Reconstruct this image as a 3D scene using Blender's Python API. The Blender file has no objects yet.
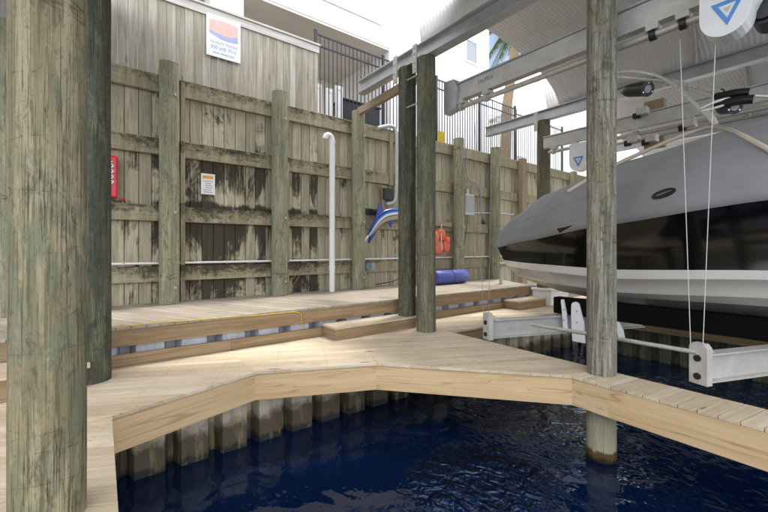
import bpy, math, random
from mathutils import Vector, Matrix
from mathutils.bvhtree import BVHTree
random.seed(7)
S = bpy.context.scene
COL = S.collection
R = math.radians
V = Vector

# ------------------------------------------------------------------ frame
# world: X runs along the timber wall, Y towards it, Z up; lower dock at z = 0
EYE = 1.39
F = 388.0
def at(x, y, Y):
    a = (x - 384) / F
    return V((Y * (.791 * a + .6115), Y * (-.6115 * a + .791), EYE + (249 - y) / F * Y))
def at_v(x, y, v):
    a = (x - 384) / F
    return at(x, y, v / (-.6115 * a + .791))
def at_u(x, y, u):
    a = (x - 384) / F
    return at(x, y, u / (.791 * a + .6115))

# ------------------------------------------------------------------ mesh builder
class MB:
    def __init__(s):
        s.v = []; s.f = []; s.uv = []; s.sm = []
    def face(s, pts, uv=None, smooth=False):
        n = len(s.v); s.v += [tuple(p) for p in pts]
        s.f.append(list(range(n, n + len(pts))))
        s.uv.append(uv or [(p[0], p[1]) for p in pts]); s.sm.append(smooth)
    def hexa(s, P, o=None):
        # P: 8 corners, bottom 4 then top 4; long axis found for the uv
        n = len(s.v); s.v += [tuple(p) for p in P]
        ru, rv = o if o else (random.uniform(0, 50), random.uniform(0, 50))
        P = [V(p) for p in P]
        ax = [(P[1] - P[0]), (P[3] - P[0]), (P[4] - P[0])]
        L = max(ax, key=lambda a: a.length).normalized()
        others = [a.normalized() for a in ax if abs(a.normalized().dot(L)) < .9]
        if len(others) < 2: others = [V((1, 0, 0)), V((0, 0, 1))]
        for q in ((0, 3, 2, 1), (4, 5, 6, 7), (0, 1, 5, 4), (1, 2, 6, 5), (2, 3, 7, 6), (3, 0, 4, 7)):
            s.f.append([n + i for i in q])
            s.uv.append([(P[i].dot(L) + ru, P[i].dot(others[0]) + P[i].dot(others[1]) + rv) for i in q])
            s.sm.append(False)
    def box(s, x0, x1, y0, y1, z0, z1):
        s.hexa([(x0, y0, z0), (x1, y0, z0), (x1, y1, z0), (x0, y1, z0), (x0, y0, z1), (x1, y0, z1), (x1, y1, z1), (x0, y1, z1)])
    def beam(s, p0, p1, w, h, up=(0, 0, 1), off=(0, 0)):
        p0, p1, up = V(p0), V(p1), V(up)
        d = (p1 - p0).normalized(); sd = d.cross(up).normalized(); up = sd.cross(d).normalized()
        p0 = p0 + sd * off[0] + up * off[1]; p1 = p1 + sd * off[0] + up * off[1]
        a, b = sd * w / 2, up * h / 2
        s.hexa([p0 - a - b, p1 - a - b, p1 + a - b, p0 + a - b, p0 - a + b, p1 - a + b, p1 + a + b, p0 + a + b])
    def ibeam(s, p0, p1, h, w, t=.02):
        s.beam(p0, p1, t, h - 2 * t)
        s.beam(p0, p1, w, t, off=(0, h / 2 - t / 2)); s.beam(p0, p1, w, t, off=(0, -h / 2 + t / 2))
    def tube(s, pts, r, seg=8, caps=True):
        pts = [V(p) for p in pts]; n0 = len(s.v); N = len(pts)
        rr = r if isinstance(r, (list, tuple)) else [r] * N
        prev = None; ln = random.uniform(0, 9)
        lens = []
        for i, p in enumerate(pts):
            d = (pts[min(i + 1, N - 1)] - pts[max(i - 1, 0)]).normalized()
            if prev is None:
                x = d.orthogonal().normalized()
            else:
                x = (prev - d * prev.dot(d))
                x = x.normalized() if x.length > 1e-5 else d.orthogonal().normalized()
            prev = x; y = d.cross(x)
            if i: ln += (p - pts[i - 1]).length
            lens.append(ln)
            for k in range(seg):
                t = 2 * math.pi * k / seg
                s.v.append(tuple(p + (x * math.cos(t) + y * math.sin(t)) * rr[i]))
        for i in range(N - 1):
            for k in range(seg):
                k2 = (k + 1) % seg
                s.f.append([n0 + i * seg + k, n0 + i * seg + k2, n0 + (i + 1) * seg + k2, n0 + (i + 1) * seg + k])
                s.uv.append([(lens[i], k * .05), (lens[i], k * .05 + .05), (lens[i + 1], k * .05 + .05), (lens[i + 1], k * .05)])
                s.sm.append(True)
        if caps:
            s.face([s.v[n0 + k] for k in reversed(range(seg))])
            s.face([s.v[n0 + (N - 1) * seg + k] for k in range(seg)])
    def grid(s, rows, smooth=True, flip=False, closed=False):
        n0 = len(s.v); W = len(rows[0])
        for r_ in rows: s.v += [tuple(p) for p in r_]
        for i in range(len(rows) - 1):
            for k in range(W if closed else W - 1):
                k2 = (k + 1) % W
                q = [n0 + i * W + k, n0 + i * W + k2, n0 + (i + 1) * W + k2, n0 + (i + 1) * W + k]
                if flip: q.reverse()
                s.f.append(q); s.uv.append([(s.v[j][1], s.v[j][0] + s.v[j][2]) for j in q]); s.sm.append(smooth)
    def prism(s, poly, ext):
        # poly: 3d outline, ext: vector
        ext = V(ext); A = [V(p) for p in poly]; B = [p + ext for p in A]
        s.face(A[::-1]); s.face(B)
        o = random.uniform(0, 40)
        for i in range(len(A)):
            j = (i + 1) % len(A)
            s.face([A[i], A[j], B[j], B[i]], [(o, 0), (o + .1, 0), (o + .1, .1), (o, .1)])
    def board(s, poly, z0, z1, ang, o):
        # horizontal board from a convex 2d outline, grain along ang
        c, sn = math.cos(ang), math.sin(ang)
        def uv(p): return (p[0] * c + p[1] * sn + o[0], -p[0] * sn + p[1] * c + p[2] + o[1])
        T = [V((p[0], p[1], z1)) for p in poly]; B = [V((p[0], p[1], z0)) for p in poly]
        n = len(s.v); m = len(poly)
        s.v += [tuple(p) for p in B] + [tuple(p) for p in T]
        s.f.append([n + m + i for i in range(m)]); s.uv.append([uv(T[i]) for i in range(m)]); s.sm.append(False)
        s.f.append([n + i for i in reversed(range(m))]); s.uv.append([uv(B[i]) for i in reversed(range(m))]); s.sm.append(False)
        for i in range(m):
            j = (i + 1) % m
            s.f.append([n + i, n + j, n + m + j, n + m + i])
            s.uv.append([uv(B[i]), uv(B[j]), uv(T[j]), uv(T[i])]); s.sm.append(False)
    def build(s, name, mat, parent=None, bevel=0, loc=None):
        me = bpy.data.meshes.new(name)
        o = bpy.data.objects.new(name, me)
        base = V((0, 0, 0))
        if parent is not None:
            o.parent = parent
            p = parent
            while p is not None:
                base += p.location; p = p.parent
        elif loc is not None:
            base = V(loc); o.location = base
        me.from_pydata([tuple(V(p) - base) for p in s.v], [], s.f)
        ul = me.uv_layers.new(name='UVMap')
        flat = []
        for u in s.uv:
            for q in u: flat += [q[0], q[1]]
        ul.data.foreach_set('uv', flat)
        me.polygons.foreach_set('use_smooth', s.sm)
        me.materials.append(mat)
        me.update()
        COL.objects.link(o)
        if bevel:
            b = o.modifiers.new('Bevel', 'BEVEL'); b.width = bevel; b.segments = 2; b.limit_method = 'ANGLE'; b.angle_limit = R(40)
        return o

def thing(name, label, cat, loc=(0, 0, 0), group=None):
    o = bpy.data.objects.new(name, None); COL.objects.link(o)
    o.location = loc; o.empty_display_size = .1
    return tag(o, label, cat, group)
def tag(o, label, cat, group=None):
    o['label'] = label; o['category'] = cat
    if group: o['group'] = group
    return o
def struct(o):
    o['kind'] = 'structure'; return o
def clip(poly, n, d, keep_less):
    out = []
    for i in range(len(poly)):
        a, b = poly[i], poly[(i + 1) % len(poly)]
        da, db = a[0] * n[0] + a[1] * n[1] - d, b[0] * n[0] + b[1] * n[1] - d
        if not keep_less: da, db = -da, -db
        if da <= 0: out.append(a)
        if (da < 0 < db) or (db < 0 < da):
            t = da / (da - db); out.append((a[0] + (b[0] - a[0]) * t, a[1] + (b[1] - a[1]) * t))
    return out
BO = {}
def deck_boards(mb, poly, ang, w, z1, th=.034, gap=.006, key='a'):
    n = (-math.sin(ang), math.cos(ang))
    ds = [p[0] * n[0] + p[1] * n[1] for p in poly]
    for k in range(math.floor(min(ds) / w), math.ceil(max(ds) / w)):
        q = clip(poly, n, k * w + gap / 2, False)
        if len(q) > 2: q = clip(q, n, (k + 1) * w - gap / 2, True)
        if len(q) < 3: continue
        r = [q[0]]
        for p in q[1:]:
            if (p[0] - r[-1][0]) ** 2 + (p[1] - r[-1][1]) ** 2 > 1e-8: r.append(p)
        if len(r) < 3: continue
        o = BO.setdefault((key, k), (random.randrange(0, 100) * .6, random.randrange(0, 400) * .14 - z1, random.uniform(-.001, .001)))
        mb.board(r, z1 - th, z1 + o[2] * .6, ang, o[:2])

# ------------------------------------------------------------------ materials
class NT:
    def __init__(s, name):
        s.m = bpy.data.materials.new(name); s.m.use_nodes = True
        s.t = s.m.node_tree; s.b = s.t.nodes['Principled BSDF']
    def n(s, typ, ins=None, **pr):
        x = s.t.nodes.new(typ)
        for k, v in pr.items(): setattr(x, k, v)
        for k, v in (ins or {}).items(): s.put(x.inputs[k], v)
        return x
    def put(s, sock, v):
        if isinstance(v, bpy.types.NodeSocket): s.t.links.new(v, sock)
        else: sock.default_value = v
    def out(s, key, v): s.put(s.b.inputs[key], v)
    def pos(s): return s.n('ShaderNodeNewGeometry').outputs['Position']
    def rnd(s): return s.n('ShaderNodeNewGeometry').outputs['Random Per Island']
    def uv(s): return s.n('ShaderNodeTexCoord').outputs['UV']
    def map(s, vec, scale=(1, 1, 1), loc=(0, 0, 0)):
        return s.n('ShaderNodeMapping', {'Vector': vec, 'Scale': scale, 'Location': loc}).outputs[0]
    def noise(s, vec, scale=1, detail=3, rough=.55, dist=0):
        return s.n('ShaderNodeTexNoise', {'Vector': vec, 'Scale': scale, 'Detail': detail, 'Roughness': rough, 'Distortion': dist}).outputs['Fac']
    def mr(s, v, a, b, c=0, d=1, smooth=True):
        x = s.n('ShaderNodeMapRange', {'Value': v, 'From Min': a, 'From Max': b, 'To Min': c, 'To Max': d})
        if smooth: x.interpolation_type = 'SMOOTHSTEP'
        return x.outputs[0]
    def m_(s, op, a, b=0, c=0):
        x = s.n('ShaderNodeMath', operation=op)
        for i, v in enumerate((a, b, c)): s.put(x.inputs[i], v)
        return x.outputs[0]
    def mix(s, f, a, b, mode='MIX'):
        x = s.n('ShaderNodeMix', data_type='RGBA', blend_type=mode)
        s.put(x.inputs['Factor'], f)
        for k, v in ((6, a), (7, b)):
            s.put(x.inputs[k], v if isinstance(v, bpy.types.NodeSocket) else (*v, 1))
        return x.outputs[2]
    def sep(s, v): return s.n('ShaderNodeSeparateXYZ', {0: v}).outputs
    def bump(s, h, strength=.3, dist=.01):
        s.out('Normal', s.n('ShaderNodeBump', {'Height': h, 'Strength': strength, 'Distance': dist}).outputs[0])

def plain(name, c, rough=.5, metal=0, var=.12, scale=6, bump=.0):
    t = NT(name); p = t.pos()
    n = t.noise(p, scale, 4, .6); n2 = t.noise(p, scale * 7, 3, .6)
    f = t.m_('ADD', t.m_('MULTIPLY', n, .7), t.m_('MULTIPLY', n2, .3))
    t.out('Base Color', t.mix(t.mr(f, .3, .7), [x * (1 - var) for x in c], [min(1, x * (1 + var)) for x in c]))
    t.out('Roughness', t.mr(n, .3, .7, rough * .85, min(1, rough * 1.15))); t.out('Metallic', metal)
    if bump: t.bump(n2, bump, .004)
    return t.m

def wood(name, c1, c2, grain=(1.3, 38, 1), var=.22, knots=0, knot_c=(.16, .07, .03), streak=0, dirt=0, rough=.8, spots=0, bump=.35, screws=False):
    t = NT(name); uv = t.uv()
    g = t.noise(t.map(uv, grain), 1, 4, .6, .6)
    g2 = t.noise(t.map(uv, (.8, 7, 1)), 1, 3, .6, 1.2)
    c = t.mix(t.mr(t.m_('ADD', t.m_('MULTIPLY', g, .5), t.m_('MULTIPLY', g2, .5)), .36, .64), c1, c2)
    h = t.m_('MULTIPLY_ADD', t.rnd(), 2 * var, 1 - var)
    c = t.n('ShaderNodeHueSaturation', {'Hue': .5, 'Saturation': t.mr(t.rnd(), 0, 1, 1.1, .9, False), 'Value': h, 'Fac': 1, 'Color': c}).outputs[0]
    if streak:   # long dark heart streaks
        w = t.noise(t.map(uv, (.35, 5.5, 1)), 1, 2, .5, .8)
        c = t.mix(t.m_('MULTIPLY', t.mr(t.m_('ABSOLUTE', t.m_('SUBTRACT', w, .5)), .018, .0), streak), c, (.22, .095, .045))
    if knots:
        vo = t.n('ShaderNodeTexVoronoi', {'Vector': t.map(uv, (1.1, 4.2, 1)), 'Scale': 1.0, 'Randomness': 1}, feature='F1')
        sel = t.mr(t.n('ShaderNodeSeparateColor', {0: vo.outputs['Color']}).outputs[0], .45, .5)
        k = t.mr(t.m_('ADD', vo.outputs['Distance'], t.m_('MULTIPLY', g, .08)), .15, .09)
        c = t.mix(t.m_('MULTIPLY', t.m_('MULTIPLY', k, sel), knots), c, knot_c)
    if spots:
        p = t.noise(t.pos(), 2.3, 5, .65)
        c = t.mix(t.m_('MULTIPLY', t.mr(p, .5, .72), spots), c, (.2, .17, .13))
    if dirt:
        p = t.noise(t.map(t.pos(), (1, 1, 1)), 5, 5, .7)
        c = t.mix(t.m_('MULTIPLY', t.mr(p, .48, .7), dirt), c, (.05, .045, .03))
    if screws:
        ux, uy = t.sep(uv)[:2]
        dx = t.m_('MULTIPLY', t.m_('SUBTRACT', t.m_('FRACT', t.m_('DIVIDE', ux, .6)), .5), .6)
        dy = t.m_('SUBTRACT', t.m_('ABSOLUTE', t.m_('SUBTRACT', t.m_('MULTIPLY', t.m_('FRACT', t.m_('DIVIDE', uy, .14)), .14), .07)), .042)
        r_ = t.m_('SQRT', t.m_('ADD', t.m_('MULTIPLY', dx, dx), t.m_('MULTIPLY', dy, dy)))
        c = t.mix(t.m_('MULTIPLY', t.mr(r_, .0075, .003), .6), c, (.07, .055, .04))
        c = t.mix(t.m_('MULTIPLY', t.mr(r_, .03, .006), .12), c, (.13, .09, .06))
    t.out('Base Color', c); t.out('Roughness', rough); t.out('Specular IOR Level', .25)
    t.bump(g, bump, .004)
    return t.m

def wall_wood(name, c1, c2, rail=False):
    # old treated boards with black mould running down from every rail
    t = NT(name); uv = t.uv(); p = t.pos(); x, y, z = t.sep(p)[:3]
    g = t.noise(t.map(uv, (1.2, 40, 1)), 1, 4, .6, .5)
    g2 = t.noise(t.map(p, (9, 9, .9)), 1, 4, .6, .4)
    c = t.mix(t.mr(t.m_('ADD', t.m_('MULTIPLY', g, .45), t.m_('MULTIPLY', g2, .55)), .36, .64), c1, c2)
    c = t.n('ShaderNodeHueSaturation', {'Hue': .5, 'Saturation': 1, 'Value': t.m_('MULTIPLY_ADD', t.rnd(), .4, .8), 'Fac': 1, 'Color': c}).outputs[0]
    ph = t.m_('FRACT', t.m_('DIVIDE', t.m_('SUBTRACT', 4.34 + 1.075 * 3, z), 1.075))   # 0 at a rail's top
    # streak mask
    st = t.noise(t.map(p, (9, 9, .7)), 1, 8, .74, .5)
    st2 = t.noise(t.map(p, (34, 34, 2.2)), 1, 6, .75, .2)
    blot = t.noise(t.map(p, (1.1, 1.1, .8), (3.1, 0, 1.7)), 1, 8, .72, .8)
    along = t.m_('MULTIPLY', t.mr(x, 3.2, 5.0, 1.0, .2), t.mr(x, .9, 1.5, .6, 1.0))
    low = t.mr(z, 3.5, 2.7, .3, 1.0)
    amt = t.m_('MULTIPLY', along, low)
    if rail:
        fine = t.noise(t.map(p, (7, 7, 12)), 1, 10, .86, .3)
        e = t.m_('ADD', t.m_('ADD', t.m_('MULTIPLY', fine, .6), t.m_('MULTIPLY', blot, .4)), t.m_('ADD', t.m_('MULTIPLY', amt, .07), t.mr(ph, .0, .28, .06, -.06)))
        e = t.m_('ADD', e, t.mr(x, 4.5, 7.0, 0.02, -.06))
        k = t.m_('MULTIPLY', t.mr(e, .51, .66), .9)
    else:
        head = t.mr(ph, .25, 1.0, .115, -.06, False)
        foot = t.mr(ph, .9, 1.0, 0, .12)
        e = t.m_('ADD', t.m_('MULTIPLY', st, .36), t.m_('ADD', t.m_('MULTIPLY', st2, .18), t.m_('MULTIPLY_ADD', blot, .72, -.13)))
        e = t.m_('ADD', e, t.m_('ADD', t.m_('MULTIPLY', t.m_('ADD', head, foot), t.m_('ADD', .25, t.m_('MULTIPLY', amt, .75))), t.m_('MULTIPLY', t.m_('SUBTRACT', t.rnd(), .55), .16)))
        e = t.m_('ADD', e, t.m_('MULTIPLY_ADD', amt, .16, -.11))
        k = t.m_('MULTIPLY', t.mr(e, .5, .60), .95)
    f2 = t.noise(t.map(p, (55, 55, 3)), 1, 5, .72)
    c = t.mix(t.m_('MULTIPLY', t.mr(f2, .5, .66), .5), c, [q * .45 for q in c1])
    c = t.mix(t.m_('MULTIPLY', k, .93), c, (.013, .011, .007))
    t.out('Base Color', c); t.out('Roughness', .85); t.out('Specular IOR Level', .2)
    f3 = t.noise(t.map(p, (60, 60, 5)), 1, 4, .7); 
    t.bump(t.m_('ADD', t.m_('ADD', g, g2), f3), .5, .006)
    return t.m

def pile_mat(name, c1, c2, c3, mott=.5, water=False, gscale=1.0):
    t = NT(name); p = t.pos(); z = t.sep(p)[2]
    a = t.noise(t.map(p, (11 * gscale, 11 * gscale, .9)), 1, 6, .68, .35)
    b = t.noise(t.map(p, (4.5, 4.5, 1.8)), 1, 8, .72, .7)
    d = t.noise(t.map(p, (75, 75, 2.4)), 1, 4, .65)
    f_ = t.noise(t.map(p, (38, 38, 26)), 1, 5, .75)
    c = t.mix(t.mr(a, .38, .62), c1, c2)
    c = t.mix(t.m_('MULTIPLY', t.mr(b, .47, .58), mott), c, c3)
    b2 = t.noise(t.map(p, (7, 7, 3), (8, 3, 1)), 1, 8, .74, 1.2)
    c = t.mix(t.m_('MULTIPLY', t.mr(b2, .54, .64), .62 * mott + .1), c, [q * .42 for q in c1])
    c = t.mix(t.m_('MULTIPLY', t.mr(b2, .42, .34), .4), c, [min(1, q * 1.25) for q in c2])
    c = t.mix(t.m_('MULTIPLY', t.mr(d, .5, .64), .6), c, [q * .42 for q in c1])
    c = t.mix(t.m_('MULTIPLY', t.mr(f_, .52, .66), .5), c, [q * .5 for q in c1])
    rg = t.noise(t.map(p, (.35, .35, 2.2), (2, 7, 3)), 1, 4, .55)
    ring = t.mr(t.m_('ABSOLUTE', t.m_('SUBTRACT', rg, .5)), .006, .001)
    c = t.mix(t.m_('MULTIPLY', t.m_('MULTIPLY', ring, t.mr(b2, .45, .55)), .55), c, (.05, .04, .025))
    if water:
        w = t.m_('ADD', z, t.m_('MULTIPLY', t.noise(p, 12, 5, .7), .16))
        c = t.mix(t.m_('MULTIPLY', t.mr(w, -.26, -.5), .75), c, (.40, .37, .25))
        c = t.mix(t.mr(w, -.72, -.76), c, (.10, .065, .02))
        c = t.mix(t.mr(w, -.79, -.85), c, (.02, .017, .012))
    ck = t.noise(t.map(p, (34, 34, .4), (5, 2, 1)), 1, 4, .65)
    ckm = t.m_('MULTIPLY', t.mr(t.m_('ABSOLUTE', t.m_('SUBTRACT', ck, .5)), .009, .001), t.mr(a, .42, .55))
    c = t.mix(t.m_('MULTIPLY', ckm, .8), c, (.022, .018, .012))
    t.out('Base Color', c); t.out('Roughness', .85); t.out('Specular IOR Level', .15)
    t.bump(t.m_('SUBTRACT', t.m_('ADD', a, t.m_('MULTIPLY', f_, .5)), t.m_('ADD', t.m_('MULTIPLY', d, .5), t.m_('MULTIPLY', ckm, .9))), .7, .009)
    return t.m

M = {}
M['board'] = wall_wood('weathered_board', (.375, .335, .23), (.565, .51, .375))
M['rail'] = wall_wood('weathered_rail', (.30, .262, .165), (.46, .415, .285), True)
M['fence'] = wood('grey_fence_board', (.31, .28, .22), (.49, .45, .37), var=.16, knots=.5, knot_c=(.14, .11, .08), rough=.85)
M['cap'] = wood('bleached_cap', (.52, .49, .45), (.68, .65, .6), var=.08, knots=.5, knot_c=(.2, .16, .12))
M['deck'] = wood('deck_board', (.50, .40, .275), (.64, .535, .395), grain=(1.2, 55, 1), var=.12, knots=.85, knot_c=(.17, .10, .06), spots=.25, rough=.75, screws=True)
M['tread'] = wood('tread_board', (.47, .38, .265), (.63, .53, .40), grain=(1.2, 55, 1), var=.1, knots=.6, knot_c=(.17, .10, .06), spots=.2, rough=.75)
M['upper'] = wood('upper_deck_board', (.29, .25, .195), (.40, .35, .28), grain=(1.2, 55, 1), var=.12, screws=True, knots=.6, knot_c=(.25, .17, .11), spots=.45, rough=.75)  # boards toned down in place of shade falling on the upper deck
M['pine'] = wood('fresh_pine', (.56, .385, .215), (.66, .49, .295), grain=(.8, 55, 1), var=.07, knots=1, streak=.4, rough=.6, bump=.15)
M['pine_old'] = wood('brown_pine', (.235, .16, .09), (.36, .26, .16), grain=(1, 45, 1), var=.1, knots=.7, spots=.35, rough=.7)
M['stud'] = wood('brown_stud', (.27, .205, .135), (.39, .31, .22), var=.1)
M['pile_big'] = pile_mat('pile_big', (.185, .162, .095), (.325, .285, .185), (.165, .18, .12), .8)
M['pile_dark'] = pile_mat('pile_dark', (.075, .078, .055), (.165, .165, .115), (.065, .075, .055), .6)
M['pile_wall'] = pile_mat('pile_wall', (.26, .25, .16), (.39, .375, .25), (.21, .235, .17), .6)
M['pile_pair'] = pile_mat('pile_pair', (.125, .12, .075), (.25, .235, .16), (.13, .135, .095), .6)
M['pile_grey'] = pile_mat('pile_grey', (.14, .13, .10), (.37, .355, .30), (.26, .235, .15), .7, True, 1.8)
M['alu'] = plain('aluminium', (.50, .515, .53), .42, .55, .1, 5)
M['alu_light'] = plain('aluminium_light', (.53, .51, .475), .5, .2, .12, 6)
M['steel_dark'] = plain('painted_steel', (.022, .027, .045), .45, 0, .15)
M['galv'] = plain('galvanised', (.50, .47, .42), .5, .4, .15, 20)
M['white'] = plain('white_paint', (.80, .80, .79), .6, 0, .03, 3)
M['beige'] = plain('beige_render', (.76, .70, .64), .85, 0, .05, 2)
M['pvc'] = plain('white_plastic', (.78, .78, .78), .35, 0, .04)
M['pvc_grey'] = plain('grey_conduit', (.52, .53, .54), .45, 0, .08)
M['box_grey'] = plain('grey_enclosure', (.36, .38, .39), .5, 0, .08)
M['black'] = plain('black_plastic', (.014, .014, .015), .4, 0, .15)
M['carpet'] = plain('black_carpet', (.004, .004, .0042), .95, 0, .2, 40); M['carpet'].node_tree.nodes['Principled BSDF'].inputs['Specular IOR Level'].default_value = .1
M['teal'] = plain('teal_metal', (.13, .24, .27), .45, .1, .1)
M['rope'] = plain('cream_rope', (.66, .62, .54), .8, 0, .1, 60)
M['wire'] = plain('steel_wire', (.30, .29, .28), .5, .3, .1, 30)
M['yellow'] = plain('yellow_rope', (.55, .38, .04), .6, 0, .1, 40)
M['blue'] = plain('blue_vinyl', (.075, .095, .36), .45, 0, .12, 14, .3)
M['strap'] = plain('grey_strap', (.10, .10, .14), .7)
M['orange'] = plain('orange_nylon', (.74, .17, .09), .6, 0, .2, 25, .4)
M['red'] = plain('red_enamel', (.62, .012, .025), .3, 0, .08)
M['red_dark'] = plain('dark_red_panel', (.38, .01, .03), .3, 0, .08)
M['sign'] = plain('sign_white', (.82, .82, .83), .4, 0, .02)
M['sign_red'] = plain('sign_red', (.78, .46, .40), .5, 0, .1, 12)
M['sign_blue'] = plain('sign_blue', (.34, .39, .64), .5, 0, .1, 12)
M['sign_text'] = plain('sign_text', (.42, .44, .60), .5, 0, .02)
M['sign_orange'] = plain('sign_orange', (.80, .36, .06), .5, 0, .1)
M['grey_text'] = plain('grey_text', (.35, .36, .40), .5, 0, .02)
M['faded_blue'] = plain('faded_blue', (.26, .34, .46), .5, 0, .3, 30)
M['logo_blue'] = plain('logo_blue', (.08, .27, .66), .4, 0, .05)
M['grass'] = plain('ground_soil', (.20, .18, .13), .95, 0, .25, 2, .5)
M['gel'] = plain('boat_white', (.74, .72, .69), .2, 0, .02, 2)
M['bottom'] = plain('boat_bottom', (.50, .47, .43), .3, 0, .05, 1.2)
M['hull_black'] = plain('boat_black', (.004, .0035, .0035), .1, 0, .1, 3)
M['hull_black'].node_tree.nodes['Principled BSDF'].inputs['Specular IOR Level'].default_value = .45
M['tower'] = plain('tower_tube', (.74, .73, .70), .3, .4, .05)
M['tan_tube'] = plain('tan_tube', (.60, .53, .43), .45, 0, .06)
M['chrome'] = plain('chrome', (.75, .75, .76), .15, 1, .03)
M['fin_blue'] = plain('fish_blue', (.02, .055, .33), .3, 0, .3, 9)
M['trunk'] = plain('palm_trunk', (.24, .17, .11), .9, 0, .3, 12, .6)
M['frond'] = plain('palm_frond', (.10, .14, .035), .6, 0, .4, 9)
M['roof_dark'] = plain('shade_roof_dark', (.055, .06, .07), .7, 0, .2, 3)  # for the added shade roof, dark to keep the water reflections dark
M['glass'] = plain('window_glass', (.30, .33, .36), .1, 0, .05)

def cover_mat():
    t = NT('grey_boat_cover'); p = t.pos()
    w = t.noise(t.map(p, (2.2, .8, 2.2)), 1, 4, .55, 1.0); n = t.noise(p, 1.2, 3)
    t.out('Base Color', t.mix(t.mr(n, .3, .7), (.205, .206, .21), (.25, .251, .255)))
    t.out('Roughness', .75); t.out('Sheen Weight', .15)
    t.bump(t.m_('ADD', w, t.m_('MULTIPLY', t.noise(p, 320, 2), .03)), .6, .06)
    return t.m
M['cover'] = cover_mat()
def fish_mat():
    t = NT('painted_marlin'); x, y, z = t.sep(t.uv())[:3]
    r = t.n('ShaderNodeValToRGB', {0: y}); e = r.color_ramp.elements
    e[0].position = 0; e[0].color = (.55, .46, .34, 1)
    e[1].position = 1; e[1].color = (.015, .03, .22, 1)
    for q, c in ((.3, (.50, .40, .28, 1)), (.40, (.10, .09, .10, 1)), (.46, (.72, .72, .70, 1)), (.56, (.75, .82, .86, 1)), (.64, (.08, .30, .52, 1)), (.76, (.015, .05, .30, 1))):
        k = e.new(q); k.color = c
    t.out('Base Color', r.outputs[0]); t.out('Roughness', .25)
    return t.m
M['fish'] = fish_mat()
def corr_mat():
    t = NT('cream_roof_metal'); p = t.pos()
    n = t.noise(p, .7, 4, .6); n2 = t.noise(t.map(p, (3, .6, 3)), 1, 3)
    c = t.mix(t.mr(n, .3, .7), (.68, .665, .64), (.74, .725, .70))
    t.out('Base Color', t.mix(t.m_('MULTIPLY', t.mr(n2, .55, .75), .2), c, (.36, .32, .27)))
    t.out('Roughness', .6)
    return t.m
M['roof'] = corr_mat()
def sheet_mat(name, top, mud):
    t = NT(name); p = t.pos(); x, y, z = t.sep(p)[:3]
    a = t.noise(t.map(p, (7, 7, 1.2)), 1, 5, .65, .4); b = t.noise(p, 6, 5, .7)
    c = t.mix(t.mr(a, .35, .65), [q * .75 for q in top], top)
    if mud:
        w = t.m_('ADD', z, t.m_('MULTIPLY', t.m_('SUBTRACT', b, .5), .35))
        c = t.mix(t.mr(w, -.5, -.70), c, (.075, .056, .034))
        c = t.mix(t.mr(w, -.84, -.9), c, (.012, .012, .012))
        g = t.noise(t.map(p, (9, 9, 2), (4, 4, 4)), 1, 4, .6)
        c = t.mix(t.m_('MULTIPLY', t.mr(g, .52, .7), .55), c, (.24, .22, .10))
    t.out('Base Color', c); t.out('Roughness', .65); t.bump(b, .25, .01)
    return t.m
M['sheet'] = sheet_mat('dirty_sheet_piling', (.58, .505, .39), True)
M['bulkhead'] = sheet_mat('grey_vinyl_bulkhead', (.43, .455, .51), False)
def water_mat():
    t = NT('harbour_water'); p = t.pos(); x, y, z = t.sep(p)[:3]
    q = t.map(p, (1, 1, 1), (0, 0, 0))
    a = t.noise(q, 1.8, 2, .5, .6); b = t.noise(t.map(p, (1.25, .9, 1), (3, 1, 0)), 6.0, 1, .4, 1.2); b2 = t.noise(p, 15, 1, .4, .6)
    c = t.noise(t.map(p, (1, 1, 1), (.3, 0, 0)), .75, 2, .5)
    t.out('Base Color', (.0015, .0085, .036, 1)); t.out('Roughness', .015); t.out('IOR', 1.38); t.out('Specular Tint', (.46, .70, 1, 1)); t.out('Specular IOR Level', 1.0)
    def paw(cx, cy, rx, ry):      # a cat's-paw of wind on the calm water
        dx = t.m_('DIVIDE', t.m_('SUBTRACT', x, cx), rx); dy = t.m_('DIVIDE', t.m_('SUBTRACT', y, cy), ry)
        r_ = t.m_('SQRT', t.m_('ADD', t.m_('MULTIPLY', dx, dx), t.m_('MULTIPLY', dy, dy)))
        return t.mr(t.m_('ADD', r_, t.m_('MULTIPLY', t.m_('SUBTRACT', c, .5), 1.2)), 1.15, .35)
    wind = t.m_('ADD', .07, t.m_('ADD', t.m_('MULTIPLY', paw(3.15, 2.5, .78, .75), 3.4), t.m_('ADD', t.m_('MULTIPLY', paw(7.6, 1.4, 1.6, 1.3), 2.6), t.m_('MULTIPLY', t.mr(x, 2.2, 4, 0, .2), t.mr(c, .4, .6)))))
    h = t.m_('ADD', t.m_('MULTIPLY', a, .28), t.m_('MULTIPLY', t.m_('ADD', t.m_('MULTIPLY', b, .5), t.m_('MULTIPLY', b2, .07)), wind))
    t.bump(h, 1.0, .12)
    return t.m
M['water'] = water_mat()

# ------------------------------------------------------------------ setting
WZ = -.94
mb = MB(); mb.face([(-60, -120, WZ), (160, -120, WZ), (160, 4.9, WZ), (-60, 4.9, WZ)])
struct(mb.build('water', M['water']))
mb = MB(); mb.face([(-300, 7.72, 4.3), (500, 7.72, 4.3), (500, 700, 4.3), (-300, 700, 4.3)])
mb.face([(-300, 7.72, 4.3), (-300, 7.72, -2), (500, 7.72, -2), (500, 7.72, 4.3)])
struct(mb.build('ground', M['grass']))

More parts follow.
